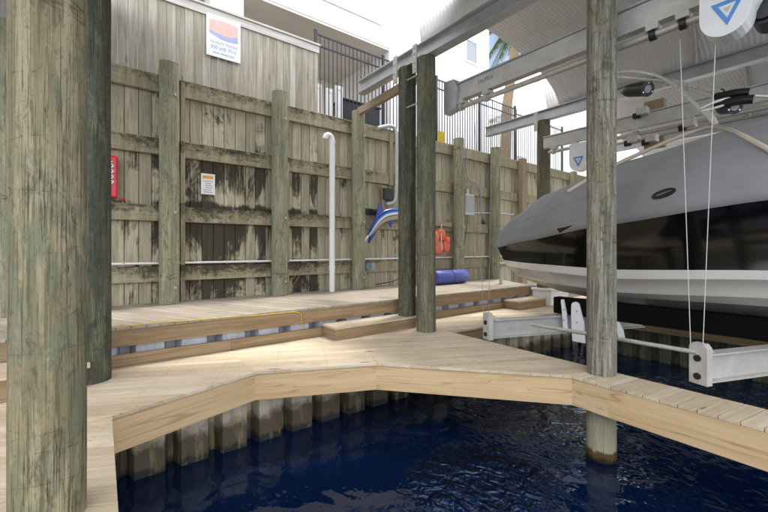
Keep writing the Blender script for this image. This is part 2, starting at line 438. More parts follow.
# sheet piling under the lower dock
def sheeting(mb, u0, u1, v, z0, z1, pitch, depth, wide):
    u = u0; row = []
    s = .05
    while u < u1:
        row += [(u, v), (u + wide, v), (u + wide + s, v + depth), (u + pitch - s, v + depth)]
        u += pitch
    th = .012
    for i in range(len(row) - 1):
        (a, b), (c, d) = row[i], row[i + 1]
        mb.hexa([(a, b, z0), (c, d, z0), (c, d + th, z0), (a, b + th, z0), (a, b, z1), (c, d, z1), (c, d + th, z1), (a, b + th, z1)])
mb = MB(); sheeting(mb, -3.0, 16, 4.62, -2.2, -.05, .425, .17, .27)
w = thing('sheet_pile_wall', 'stained corrugated sheet pile wall in the water below the lower dock', 'seawall', (0, 4.6, -1))
mb.build('corrugated_sheet', M['sheet'], w)
mb = MB(); mb.box(-3, 16, 4.85, 4.9, -2.2, -.06); mb.build('backing_fill', M['carpet'], w)
w = thing('vinyl_bulkhead', 'grey lavender vinyl bulkhead showing in the gap under the upper deck', 'bulkhead', (0, 5.6, 0))
mb = MB(); sheeting(mb, -4, 9.2, 5.56, -.3, .44, .5, .2, .30); mb.build('corrugated_sheet', M['bulkhead'], w)

# ------------------------------------------------------------------ lower dock
dock = thing('lower_dock', 'tan planked lower dock with fresh pine edge boards above the water', 'dock')
A1 = math.atan2(-.434, .9); A2 = R(-9.5); A3 = math.atan2(.911, -.41)
P0, P1, P2, P3 = (.185, 3.94), (1.54, 4.37), (2.82, 3.80), (4.24, 2.11)
mb = MB()
for poly in ([(-1.3, -1.6), (.03, -1.6), P0, (-1.3, 3.94)],
             [(-1.3, 3.94), P0, P1, (1.54, 5.5), (-1.3, 5.5)],
             [P1, P2, (2.82, 5.5), (1.54, 5.5)],
             [P2, P3, (4.74, 2.11), (4.86, 4.43), (4.86, 5.5), (2.82, 5.5)],
             [(4.86, 4.43), (14, 4.43), (14, 5.5), (4.86, 5.5)],
             [(-3.5, 3.94), (-1.3, 3.94), (-1.3, 5.5), (-3.5, 5.5)]):
    deck_boards(mb, poly, A1, .14, 0)
deck_boards(mb, [(4.06, -2.6), (4.56, -2.6), (4.74, 2.11), P3], A2, .14, 0, key='f')
mb.build('decking', M['deck'], dock, .003)
def fascia(pts, z1, h, mat, parent, inset=.022, th=.04):
    for (a, b) in zip(pts[:-1], pts[1:]):
        a, b = V((*a, 0)), V((*b, 0)); d = (b - a).normalized(); n = V((-d.y, d.x, 0))   # n: into the deck when walking left to right
        a2, b2 = a + n * inset - d * .016, b + n * inset + d * .012
        m = MB()
        m.hexa([a2 + V((0, 0, z1 - h)), b2 + V((0, 0, z1 - h)), b2 + n * th + V((0, 0, z1 - h)), a2 + n * th + V((0, 0, z1 - h)),
                a2 + V((0, 0, z1)), b2 + V((0, 0, z1)), b2 + n * th + V((0, 0, z1)), a2 + n * th + V((0, 0, z1))])
        m.build('fascia_board', mat, parent, .004)
fascia([P0, P1, P2, P3, (4.215, 1.72), (4.10, -.7), (4.06, -2.6)], -.036, .30, M['pine'], dock)
fascia([(.03, -1.6), P0], -.036, .30, M['pine'], dock, inset=.03)
fascia([(4.6, -2.6), (4.74, 2.11)][::-1], -.036, .28, M['pine_old'], dock)
fascia([(4.74, 2.11), (4.86, 4.43)][::-1], -.036, .28, M['pine_old'], dock)
fascia([(4.88, 4.43), (14, 4.43)], -.036, .28, M['pine_old'], dock)
for u in (1.0, 2.1, 3.2):
    m = MB(); m.box(u, u + .045, 4.5, 5.45, -.32, -.04); m.build('joist', M['pine_old'], dock)

# opposite finger pier
op = thing('finger_pier', 'brown finger pier on the far side of the boat slip', 'pier', (9.4, 0, 0))
mb = MB(); deck_boards(mb, [(9.25, -4), (10.4, -4), (10.4, 4.4), (9.25, 4.4)], A2, .14, 0, key='o'); mb.build('decking', M['deck'], op, .003)
mb = MB(); mb.box(9.27, 9.31, -4, 4.38, -.33, -.036); mb.build('fascia_board', M['pine_old'], op, .004)

mb = MB()
for k in range(24):
    vv_ = -4 + k * .35
    mb.box(9.36, 9.38, vv_, vv_ + .2, -2, -.04); mb.box(9.46, 9.48, vv_ + .17, vv_ + .38, -2, -.04)
mb.build('sheet_skirt', M['pile_dark'], op)
# ------------------------------------------------------------------ upper deck and steps
UZ = .47
up = thing('upper_deck', 'raised pale deck running along the timber wall', 'deck', (2, 5.5, UZ))
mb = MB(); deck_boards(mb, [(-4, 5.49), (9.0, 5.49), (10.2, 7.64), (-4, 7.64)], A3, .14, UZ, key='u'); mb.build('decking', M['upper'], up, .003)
for a, b in ((-4, -.6), (-.6, 3.6), (3.6, 8.98)):
    mb = MB(); mb.box(a + .002, b, 5.512, 5.55, UZ - .235, UZ - .036); mb.build('fascia_board', M['pine_old'], up, .004)
for a, b in ((-4, 1.6), (1.6, 5.2), (5.2, 9.0)):
    mb = MB(); mb.box(a + .002, b, 5.505, 5.545, .002, .142); mb.build('bottom_board', M['pine_old'], up, .004)

def step(label, u0, u1, v0=5.10, h=.2, over=.02):
    s = thing('step_box', label, 'step', ((u0 + u1) / 2, v0, 0), 'wooden step boxes against the upper deck')
    m = MB()
    for k in range(3):
        d = (5.5 - v0 + .02) / 3
        m.hexa([(u0 - .02, v0 - .02 + k * d, h - .034), (u1 + over, v0 - .02 + k * d, h - .034), (u1 + over, v0 - .026 + (k + 1) * d, h - .034), (u0 - .02, v0 - .026 + (k + 1) * d, h - .034),
                (u0 - .02, v0 - .02 + k * d, h), (u1 + over, v0 - .02 + k * d, h), (u1 + over, v0 - .026 + (k + 1) * d, h), (u0 - .02, v0 - .026 + (k + 1) * d, h)])
    m.build('tread', M['tread'], s, .003)
    m = MB(); m.box(u0, u1, v0, v0 + .04, .003, h - .036); m.build('riser', M['pine_old'], s, .003)
    for u in (u0, u1 - .04):
        m = MB(); m.box(u, u + .04, v0 + .042, 5.49, .003, h - .036); m.build('side_board', M['pine_old'], s, .003)
step('long wooden step box in front of the paired dark piles', 3.02, 4.66)
step('small wooden step box near the bow of the boat', 7.82, 9.0)
step('wooden step box half hidden behind the big pile at far left', -1.6, -.05, 4.88, .235, .10)

# ------------------------------------------------------------------ timber wall
WV = 7.62
wall = thing('timber_wall', 'tall mould stained timber retaining wall with four heavy rails', 'wall', (4, WV, UZ))
mb = MB(); u = -4.0
while u < 17:
    w_ = random.uniform(.185, .205)
    dv = random.uniform(-.004, .004)
    mb.box(u + .004, u + w_ - .005, WV + .012 + dv, WV + .05 + dv, .1, 4.32); u += w_
mb.build('board_panel', M['board'], wall, .004)
mb = MB(); mb.box(-4, 17, WV + .055, WV + .08, .1, 4.3); mb.build('backing', M['carpet'], wall)
for zt, h in ((4.36, .30), (3.27, .28), (2.14, .27), (1.10, .26)):
    lv = [-4, 1.13, 4.95, 8.35, 12.05, 17]
    for a, b in zip(lv[:-1], lv[1:]):
        mb = MB(); dz = random.uniform(-.008, .008)
        mb.box(a + .003, b - .003, WV - .085, WV + .004, zt - h + dz, zt + dz)
        mb.build('rail', M['rail'], wall, .008)
for u in (-.65, 1.36, 3.29, 5.14, 8.56, 10.2):
    mb = MB(); mb.box(u - .035, u + .035, WV - .15, WV - .088, UZ, 4.30); mb.build('batten', M['rail'], wall, .004)

# round piles
def pile(label, u, v, z0, z1, r, mat, lean=(0, 0), taper=.06, group=None, seg=28):
    m = MB(); rows = []; n = max(8, int((z1 - z0) / .22))
    ph = [random.uniform(0, 6.28) for _ in range(4)]
    for i in range(n + 1):
        t = i / n; z = z0 + (z1 - z0) * t
        row = []
        for k in range(seg):
            a = 2 * math.pi * k / seg
            rr = r * (1 + taper * (.5 - t)) * (1 + .012 * math.sin(2 * a + ph[0] + z * .8) + .010 * math.sin(3 * a + ph[1] - z * 1.7) + .008 * math.sin(z * 3.1 + ph[2]))
            row.append((u + lean[0] * (z - .0) + rr * math.cos(a), v + lean[1] * z + rr * math.sin(a), z))
        rows.append(row)
    m.grid(rows, closed=True)
    top = rows[-1]; c = V((u + lean[0] * z1, v + lean[1] * z1, z1))
    ins = [tuple(c + (V(p) - c) * .94 + V((0, 0, .012))) for p in top]
    for k in range(seg):
        k2 = (k + 1) % seg
        m.face([top[k], top[k2], ins[k2], ins[k]])
    m.face(ins)
    o = m.build('timber_pile', mat, loc=(u, v, max(z0, 0)))
    return tag(o, label, 'pile', group or 'round timber piles')
G1 = 'round piles standing against the timber wall'
wall_piles = [(-.80, 'pale pile against the wall at the extreme left edge of the photo'),
              (1.13, 'green grey wall pile between the red cabinet and the small white notice'),
              (3.07, 'green grey wall pile left of the white standpipe'),
              (4.95, 'green grey wall pile right of the white standpipe'),
              (8.35, 'green wall pile behind the blue rolled mat'),
              (10.02, 'green wall pile right of the grey electrical box')]
for u, lb in wall_piles:
    p = pile(lb, u, 7.36, UZ + .003 if u < 9.2 else 0.003, 4.49 + random.uniform(-.02, .02), .152, M['pile_wall'], taper=.03, group=G1)
    for z in (.75, 2.0, 3.95):
        m = MB(); m.tube([(u + .06, 7.36 - .138, z), (u + .066, 7.36 - .16, z)], .022, 8)
        b = m.build('bolt', M['galv'], p)
pile('thick olive pile closest to the camera on the left', -.145, 2.66, -2, 5.2, .158, M['pile_big'], taper=.02, seg=40)
pile('dark green pile just behind the thick olive pile', .075, 5.13, -2, 5.2, .158, M['pile_dark'])
G2 = 'paired dark piles under the aluminium roof beam'
fp = pile('front pile of the dark pair, standing on the lower dock', 4.60, 4.78, -2, 4.62, .163, M['pile_pair'], group=G2)
for z_ in (4.36, 3.88):
    m = MB(); m.tube([(4.50, 4.7, z_), (4.50, 5.34, z_)], .013, 8); m.build('tie_rod', M['galv'], fp)
pile('rear pile of the dark pair, rising behind the long step box', 4.60, 5.27, -2, 4.62, .16, M['pile_dark'], group=G2)
pile('mottled grey pile rising from the water through the narrow finger pier', 4.585, 1.95, -2.5, 4.62, .15, M['pile_grey'], lean=(.006, .002), taper=.0, seg=36)
pile('dark pile on the far side of the slip under the far roof beam', 9.2, 5.30, -2, 4.62, .16, M['pile_pair'])

# ------------------------------------------------------------------ upper fence, steel fence
fe = thing('privacy_fence', 'grey board privacy fence on top of the timber wall with a pale cap', 'fence', (1, 7.75, 4.36))
mb = MB(); u = -4.0
while u < 4.08:
    dv = random.uniform(-.004, .004)
    mb.box(u + .003, min(u + .143, 4.1) - .004, 7.70 + dv, 7.722 + dv, 4.30, 5.80); u += .143
mb.build('board_panel', M['fence'], fe, .003)
mb = MB(); mb.box(-4, 4.12, 7.665, 7.70, 5.72, 5.87); mb.build('cap_board', M['cap'], fe, .004)
mb = MB(); mb.box(-4, 4.13, 7.63, 7.79, 5.872, 5.91); mb.build('cap_rail', M['cap'], fe, .004)
sf = thing('steel_fence', 'dark blue grey steel picket fence above the right half of the timber wall', 'fence', (8, 7.9, 4.3))
posts = [4.15 + 1.93 * k for k in range(5)]
for u in posts:
    m = MB(); m.box(u - .032, u + .032, 7.87, 7.93, 4.30, 6.36); m.build('post', M['steel_dark'], sf, .003)
    m = MB(); m.hexa([(u - .038, 7.862, 6.36), (u + .038, 7.862, 6.36), (u + .038, 7.938, 6.36), (u - .038, 7.938, 6.36), (u - .01, 7.89, 6.385), (u + .01, 7.89, 6.385), (u + .01, 7.91, 6.385), (u - .01, 7.91, 6.385)])
    m.build('post_cap', M['steel_dark'], sf)
for a, b in zip(posts[:-1], posts[1:]):
    for z in (6.27, 6.02, 4.46):
        m = MB(); m.box(a + .034, b - .034, 7.885, 7.915, z - .016, z + .016); m.build('rail', M['steel_dark'], sf)
    m = MB(); u = a + .115
    while u < b - .06:
        m.box(u - .009, u + .009, 7.891, 7.909, 4.36, 6.25); u += .1125
    m.build('picket_panel', M['steel_dark'], sf)
# second run of fence, higher pale pickets further right
sg = thing('metal_railing', 'thin pale picket railing right of the steel fence under the lift beam', 'fence', (12, 7.9, 4.3))
m = MB(); u = 11.95
while u < 15.2:
    m.box(u - .009, u + .009, 7.96, 7.978, 4.30, 6.2); u += .125
m.build('picket_panel', M['box_grey'], sg)
for u in (12.0, 13.9, 15.2):
    m = MB(); m.box(u - .03, u + .03, 7.93, 7.99, 4.3, 6.3); m.build('post', M['steel_dark'], sg)
m = MB(); m.box(11.9, 15.2, 7.945, 7.96, 6.12, 6.16); m.build('rail', M['steel_dark'], sg)

# ------------------------------------------------------------------ buildings
bd = thing('white_building', 'bright white building with an overhanging upper floor above the fence', 'building', (6, 10, 4.3))
m = MB(); m.box(-14, 13.2, 10, 20, 8.0, 12); m.build('upper_wall', M['white'], bd)
m = MB(); m.box(-14, 7.95, 10.02, 13.4, 7.93, 7.998); m.build('soffit', M['beige'], bd)
m = MB(); m.box(7.95, 13.2, 10.004, 19.9, 4.31, 7.999); m.build('lower_wall', M['white'], bd)
m = MB(); m.box(-14, 7.94, 13.3, 13.6, 4.31, 7.92); m.build('back_wall', M['beige'], bd)
for u in (2.35,):
    m = MB(); m.box(u, u + .78, 9.72, 10.3, 4.31, 7.92); m.build('column', M['white'], bd, .01)
for u0, u1, z0, z1 in ((11.75, 12.35, 8.75, 9.55),):
    m = MB(); m.box(u0, u1, 9.985, 9.998, z0, z1); fr = m.build('window', M['glass'], bd)
    m = MB()
    for q in ((u0 - .07, u0, z0 - .07, z1 + .07), (u1, u1 + .07, z0 - .07, z1 + .07), (u0, u1, z1, z1 + .07), (u0, u1, z0 - .07, z0)):
        m.box(q[0], q[1], 9.955, 9.997, q[2], q[3])
    m.build('frame', M['white'], fr)
m = MB(); m.box(5.2, 7.6, 9.95, 9.998, 8.62, 8.72); m.build('trim', M['white'], bd)
m = MB(); m.tube([(4.55, 11.5, 7.93), (4.55, 11.5, 7.88)], .14, 16); m.build('ceiling_lamp', M['white'], bd)
# things under the overhang
for k, (u, z1, lb) in enumerate(((4.62, 5.62, 'white slatted screen panel nearest the end of the privacy fence'), (4.98, 5.58, 'white slatted screen panel in the middle behind the steel pickets'), (5.26, 5.72, 'white slatted screen panel beside the black cabinet'))):
    t_ = thing('screen_panel', lb, 'screen', (u, 8.9, 4.3), 'white screen panels under the overhang')
    m = MB(); m.box(u, u + .05, 8.88, 8.92, 4.301, z1); m.box(u + .16, u + .21, 8.88, 8.92, 4.301, z1); m.box(u, u + .21, 8.875, 8.879, z1 - .1, z1); m.build('frame', M['pvc'], t_, .004)
    m = MB(); m.box(u + .052, u + .158, 8.893, 8.907, 4.4, z1 - .1); m.build('infill', M['white'], t_)
cb = thing('black_cabinet', 'low black cabinet behind the steel pickets under the overhang', 'cabinet', (6.6, 9, 4.3))
m = MB(); m.box(5.55, 6.75, 8.95, 9.5, 4.36, 5.42); m.build('body', M['black'], cb, .01)
m = MB(); m.box(5.5, 6.8, 8.91, 9.54, 5.422, 5.47); m.build('lid', M['black'], cb, .01)
for u in (5.6, 6.6):
    m = MB(); m.box(u, u + .06, 9.0, 9.45, 4.302, 4.36); m.build('foot', M['black'], cb)
b2 = thing('white_house', 'white gabled house seen under the boat canopy to the right', 'house', (18, 15, 4.3))
g0, g1, g2 = at_v(497, 117, 15), at_v(556, 62, 15), at_v(640, 112, 15)
m = MB(); m.prism([(g0.x, 15, 4.3), (g2.x + 4, 15, 4.3), (g2.x + 4, 15, g2.z), (g1.x, 15, g1.z), (g0.x, 15, g0.z)], (0, 9, 0)); m.build('wall', M['white'], b2)
m = MB()
m.beam((g0.x - .25, 19.4, g0.z - .12), (g1.x, 19.4, g1.z + .1), 9.6, .12, up=(0, 0, 1)); m.build('roof', M['white'], b2)
m = MB(); m.box(g0.x + 2.2, g0.x + 3.2, 14.96, 14.995, 6.2, 7.6); m.build('window', M['glass'], b2)

# palm tree
pt = at_v(507, 105, 12.5); ptop = at_v(519, 30, 12.5)
pal = thing('palm_tree', 'palm tree with a brown trunk between the white building and the canopy', 'tree', (pt.x, 12.5, 4.3))
m = MB(); m.tube([(pt.x - .25, 12.5, 4.3), (pt.x, 12.5, pt.z), ((pt.x + ptop.x) / 2 - .05, 12.5, (pt.z + ptop.z) / 2), (ptop.x, 12.5, ptop.z + .6)], [.32, .27, .24, .22], 14); m.build('trunk', M['trunk'], pal)
m = MB(); c0 = V((ptop.x, 12.5, ptop.z + .5))
for k in range(34):
    a = k * 2.4; e = random.uniform(-.35, 1.0); L = random.uniform(1.7, 2.6)
    d = V((math.cos(a), math.sin(a), 0)); pts = []
    for i in range(9):
        s = i / 8; pts.append(c0 + d * (L * s * math.cos(e * (1 - s))) + V((0, 0, L * s * math.sin(e) - 1.5 * s * s)))
    sd = d.cross(V((0, 0, 1)))
    for i in range(1, 9):
        for sg_ in (-1, 1):
            for j in (0, .2, .4, .6, .8):
                p = pts[i] + (pts[i - 1] - pts[i]) * j; ln = .55 * math.sin(min(1, .25 + i / 9) * 2.6) + .1
                q = p + sd * sg_ * ln + V((0, 0, -.3 * ln - .1)) + d * .22
                m.face([p, p + d * .07, q])
    for i in range(8):
        m.face([pts[i] - sd * .015, pts[i] + sd * .015, pts[i + 1] + sd * .012, pts[i + 1] - sd * .012])
m.build('crown', M['frond'], pal)

# ------------------------------------------------------------------ roof beams, canopies
def roof_beam(label, u, v0, v1, plates=()):
    o = thing('roof_beam', label, 'beam', (u, v0, 4.6), 'aluminium beams carrying the canopy roofs')
    m = MB(); m.ibeam((u, v0, 4.76), (u, v1, 4.76), .26, .19, .022); m.build('girder', M['alu'], o, .003)
    for vv in plates:
        m = MB(); m.box(u - .20, u - .175, vv - .05, vv + .05, 4.36, 4.84); sp_o = m.build('strap_plate', M['alu_light'], o, .003)
        for zz in (4.42, 4.52, 4.68, 4.78):
            m = MB(); m.tube([(u - .20, vv, zz), (u - .214, vv, zz)], .013, 8); m.build('bolt', M['galv'], sp_o)
    return o
roof_beam('near aluminium roof beam resting on the paired dark piles', 4.6, 6.75, -6, (4.86, 5.38))
roof_beam('far aluminium roof beam across the slip beyond the boat', 9.2, 7.05, -6, (5.4,))
roof_beam('third aluminium roof beam two slips away', 14.0, 7.0, -6)
def canopy(label, u0, u1, rise=1.85, vend=4.9, flare=.55, vb=-3.2):
    o = thing('canopy', label, 'canopy', ((u0 + u1) / 2, 0, 4.89), 'arched metal canopies over the boat slips')
    c, hw = (u0 + u1) / 2, (u1 - u0) / 2
    NA = 34; pitch = .075; n = int((vend - vb) / pitch * 4)
    m = MB(); rows = []
    for j in range(n + 1):
        t = j / n; row = []
        for i in range(NA + 1):
            a = math.pi * i / NA
            x = c - hw * math.copysign(abs(math.cos(a)) ** .95, math.cos(a)); zz = rise * math.sin(a)
            ve = vend + flare * rise * (zz / rise) ** 1.5
            vv = vb + (ve - vb) * t
            k = .0065 * math.sin(t * n / 4 * 2 * math.pi)
            nx, nz = -math.cos(a), math.sin(a)
            row.append((x + nx * k, vv, 4.892 + zz + nz * k))
        rows.append(row)
    m.grid(rows)
    sh = m.build('roof_sheet', M['roof'], o)
    so = sh.modifiers.new('Solidify', 'SOLIDIFY'); so.thickness = .006; so.offset = 1
    for vv in (-3.5, -.6, 2.2):
        m = MB(); pts = []
        for i in range(NA + 1):
            a = math.pi * i / NA
            pts.append((c - (hw - .05) * math.copysign(abs(math.cos(a)) ** .95, math.cos(a)), vv, 4.9 + (rise - .06) * math.sin(a)))
        m.tube(pts, .03, 8); m.build('arch_rib', M['galv'], o)
canopy('arched cream corrugated canopy over the boat', 4.6, 9.2)
canopy('arched cream corrugated canopy over the next slip beyond the boat', 9.4, 14.0, vend=5.3)
canopy('farthest arched canopy, seen low above the boat cover', 14.2, 18.8, vend=6.2)
canopy('last arched canopy in the distance behind the tow tower', 19.0, 23.6, vend=7.1)
# flat roof added out of view above the camera to shade the near dock
rf = thing('added_shade_roof', 'added out-of-view flat roof that shades the near dock', 'roof', (0, 0, 4.9))
m = MB(); m.prism([(-3.0, 5.9, 5.4), (-.6, 4.1, 5.4), (-.6, 2.4, 5.4), (2.4, -.4, 5.4), (4.62, -2.0, 5.4), (4.62, 4.18, 5.4), (.5, 7.36, 5.4), (-3.0, 10.0, 5.4)], (0, 0, .05)); m.build('roof_sheet', M['roof_dark'], rf)

# ------------------------------------------------------------------ boat lift
def lift_beam(label, u, v0, v1, logo=False):
    o = thing('lift_beam', label, 'lift beam', (u, v0, 3.85), 'top beams of the boat lift')
    m = MB(); m.box(u - .06, u + .06, v1, v0, 3.83, 4.09); m.build('channel', M['alu_light'], o, .006)
    m = MB(); m.box(u - .09, u + .09, v1, v0, 4.092, 4.112); m.build('top_flange', M['alu'], o)
    m = MB(); m.tube([(u - .02, v0 - .12, 3.72), (u - .02, v1, 3.72)], .038, 12); m.build('drive_pipe', M['galv'], o)
    bs = [v0 - .25, v0 - .75, (1.55 if logo else 2.2), (v0 - 2.0 if not logo else 1.28), .2]
    for b in bs:
        m = MB(); m.box(u - .075, u + .075, b - .06, b + .06, 3.762, 3.828); k = m.build('bearing', M['alu_light'], o, .006)
        m = MB(); m.tube([(u - .02, b + .03, 3.72), (u - .02, b - .03, 3.72)], .06, 14); m.build('collar', M['black'] if b < 2 else M['galv'], k)
    return o
lb1 = lift_beam('near lift beam with a blue maker mark beside the paired piles', 4.92, 4.50, -2, True)
lift_beam('far lift beam beyond the boat', 8.9, 5.1, -2)
# end plate + motor mount by the pile
m = MB(); m.prism([(4.80, 4.56, 3.66), (4.80, 4.30, 3.70), (4.80, 4.26, 4.02), (4.80, 4.34, 4.18), (4.80, 4.56, 4.2)], (.16, 0, 0)); m.build('end_plate', M['alu'], lb1, .02)
def text(body, size, mat, mtx, parent, name, ext=.002, align='CENTER'):
    cu = bpy.data.curves.new(name, 'FONT'); cu.body = body; cu.size = size; cu.align_x = align; cu.align_y = 'CENTER'; cu.extrude = ext
    tmp = bpy.data.objects.new('tmp', cu); COL.objects.link(tmp)
    dg = bpy.context.evaluated_depsgraph_get(); dg.update()
    me = bpy.data.meshes.new_from_object(tmp.evaluated_get(dg))
    bpy.data.objects.remove(tmp)
    o = bpy.data.objects.new(name, me); COL.objects.link(o)
    base = V((0, 0, 0)); p = parent
    while p is not None: base += p.location; p = p.parent
    me.transform(Matrix.Translation(-base) @ mtx); o.parent = parent
    me.materials.clear(); me.materials.append(mat)
    return o
text('HI-TIDE', .085, M['faded_blue'], Matrix.Translation((4.855, 3.74, 3.985)) @ Matrix.Rotation(R(-90), 4, 'Z') @ Matrix.Rotation(R(90), 4, 'X'), lb1, 'maker_mark')
def gear_cover(label, u, v, zb):
    o = thing('gear_cover', label, 'gear cover', (u, v, zb), 'white gear covers with a blue triangle')
    out = []
    for i in range(15):     # rounded bottom
        a = math.pi + math.pi * i / 14
        out.append((v - .185 * math.cos(a), zb + .2 + .2 * math.sin(a)))
    out = [(p[0], p[1]) for p in out]
    pts = [(v + .185, zb + .62)] + [(v - .185 * math.cos(math.pi + math.pi * i / 14), zb + .2 + .2 * math.sin(math.pi + math.pi * i / 14)) for i in range(15)] + [(v - .27, zb + .40), (v - .36, zb + .62)]
    m = MB(); m.prism([(u + .11, p[0], p[1]) for p in pts], (-.22, 0, 0)); m.build('shell', M['pvc'], o, .035)
    # triangle emblem, on the face towards the dock
    x = u - .1125; c = V((x, v - .02, zb + .225)); s = .125
    T = [(c.y + s * .95, c.z + .09), (c.y - s * .95, c.z + .09), (c.y, c.z - .14)]
    gc = ((T[0][0] + T[1][0] + T[2][0]) / 3, (T[0][1] + T[1][1] + T[2][1]) / 3)
    I = [(gc[0] + (p[0] - gc[0]) * .55, gc[1] + (p[1] - gc[1]) * .55) for p in T]
    m = MB()
    for k in range(3):
        j = (k + 1) % 3
        m.prism([(x, *T[k]), (x, *T[j]), (x, *I[j]), (x, *I[k])], (-.003, 0, 0))
    m.build('emblem', M['logo_blue'], o)
    m = MB(); J = [(gc[0] + (p[0] - gc[0]) * .22, gc[1] + (p[1] - gc[1]) * .22) for p in T]; m.prism([(x, *p) for p in J], (-.003, 0, 0)); m.build('emblem_center', M['tan_tube'], o)
    return o
gear_cover('large white gear cover with blue triangle near the top right corner', 4.78, .91, 3.36)
gear_cover('small distant white gear cover with blue triangle seen left of the grey pile', 8.8, 4.2, 3.13)
mt = thing('lift_motor', 'black lift motor beside the large white gear cover', 'motor', (4.9, .62, 3.7))
m = MB(); m.tube([(4.92, .68, 3.56), (5.2, .68, 3.56)], [.1, .1], 18); m.build('housing', M['black'], mt)
m = MB(); m.tube([(4.88, .68, 3.56), (4.918, .68, 3.56)], .07, 18); m.build('end_cap', M['black'], mt)
m = MB(); m.box(4.98, 5.12, .63, .73, 3.66, 3.83); m.build('mount', M['galv'], mt)
# cradle beams, skewed under the hull
def cradle(label, p0, p1, end=True):
    o = thing('cradle_beam', label, 'cradle beam', p0, 'cradle beams carrying the boat')
    p0, p1 = V(p0), V(p1); d = (p1 - p0).normalized(); n = V((d.y, -d.x, 0))
    m = MB(); m.ibeam(p0 + V((0, 0, .15)) + d * .05, p1 + V((0, 0, .15)), .29, .13, .02); m.build('girder', M['alu_light'], o, .004)
    w_ = n * .085
    m = MB()
    a = p0 - d * .01
    m.prism([a - w_ + V((0, 0, -.01)), a + w_ + V((0, 0, -.01)), a + w_ + V((0, 0, .36)), a + w_ * .6 + V((0, 0, .40)), a - w_ * .6 + V((0, 0, .40)), a - w_ + V((0, 0, .36))], d * .075)
    pl = m.build('end_plate', M['alu_light'], o, .008)
    for z in (.07, .25):
        m = MB(); q = a + V((0, 0, z)); m.tube([q + d * .01, q - d * .02], .033, 12); m.build('bolt', M['black'], pl)
    m = MB(); m.prism([p0 + d * .066 + V((0, 0, .29)), p0 + d * .2 + V((0, 0, .297)), p0 + d * .066 + V((0, 0, .38))], n * .02); m.build('gusset', M['alu_light'], o)
    return o
SK = V((.9315, -.3637, 0))
c1 = V((4.9, 3.76, 0.01)); c2 = V((4.88, 1.15, .045))
cr1 = cradle('far cradle beam with a white bracket, below the bow', c1, c1 + SK * 3.1)
cr2 = cradle('near cradle beam at the right edge, hung on two cream cables', c2, c2 + SK * 3.4)
# white upright brackets beside the near bunk
for v0_, v1_, z0_, z1_ in ((2.83, 3.02, -.06, .56), (3.10, 3.17, .12, .58), (2.28, 2.36, .12, .34)):
    m = MB(); w_ = v1_ - v0_; P_b = [(v0_, z0_), (v1_, z0_), (v1_ + .02, z0_ + (z1_ - z0_) * .55)]
    P_b += [((v0_ + v1_) / 2 + .05 + w_ * .33 * math.cos(k * math.pi / 6), z1_ - w_ * .33 + w_ * .33 * math.sin(k * math.pi / 6)) for k in range(7)]
    P_b += [(v0_ + .02, z0_ + (z1_ - z0_) * .5)]
    m.prism([(6.085, *q) for q in P_b], (.035, 0, 0)); br = m.build('bunk_bracket', M['pvc'], cr1, .004)
    for zz in (.25, .42):
        if z1_ > .5:
            m = MB(); m.tube([(6.085, (v0_ + v1_) / 2 + .02, zz), (6.07, (v0_ + v1_) / 2 + .02, zz)], .014, 8); m.build('bolt', M['galv'], br)
sp = MB(); sp.tube([(5.05, 3.1, .315), (4.9, 1.3, .345), (4.885, 1.17, .35)], .024, 10)
tag(sp.build('spreader_pipe', M['galv'], loc=(4.9, 2, .33)), 'thin tan spreader pipe between the two cradle beams', 'pipe')
# bunks
for lb, u in (('black carpeted bunk board under the near side of the hull', 6.22), ('black carpeted bunk board under the far side of the hull', 7.58)):
    m = MB(); m.box(u - .09, u + .09, -2.2, 3.36, .335, .60)
    tag(m.build('bunk_board', M['carpet'], loc=(u, 0, .33), bevel=.012), lb, 'bunk', 'carpeted bunks under the boat')
# cables
def cable(label, p0, p1, r, mat, grp):
    m = MB(); m.tube([p0, p1], r, 6); tag(m.build('lift_cable', mat, loc=p1), label, 'cable', grp)
gA = 'lift cables at the near cradle beam'; gB = 'lift cables at the far cradle beam'
cable('left cream lift cable hanging to the near cradle beam', at_u(680, 40, 4.86), c2 + V((-.02, .06, .38)), .0036, M['rope'], gA)
cable('right cream lift cable dropping from the gear cover', (4.80, 1.00, 3.42), c2 + V((.02, -.03, .38)), .0036, M['rope'], gA)
cable('left thin dark cable to the far cradle beam', at_u(474, 105, 4.9), c1 + V((-.02, .04, .38)), .004, M['wire'], gB)
cable('right thin dark cable to the far cradle beam', at_u(492, 100, 4.9), c1 + V((.02, -.03, .38)), .004, M['wire'], gB)

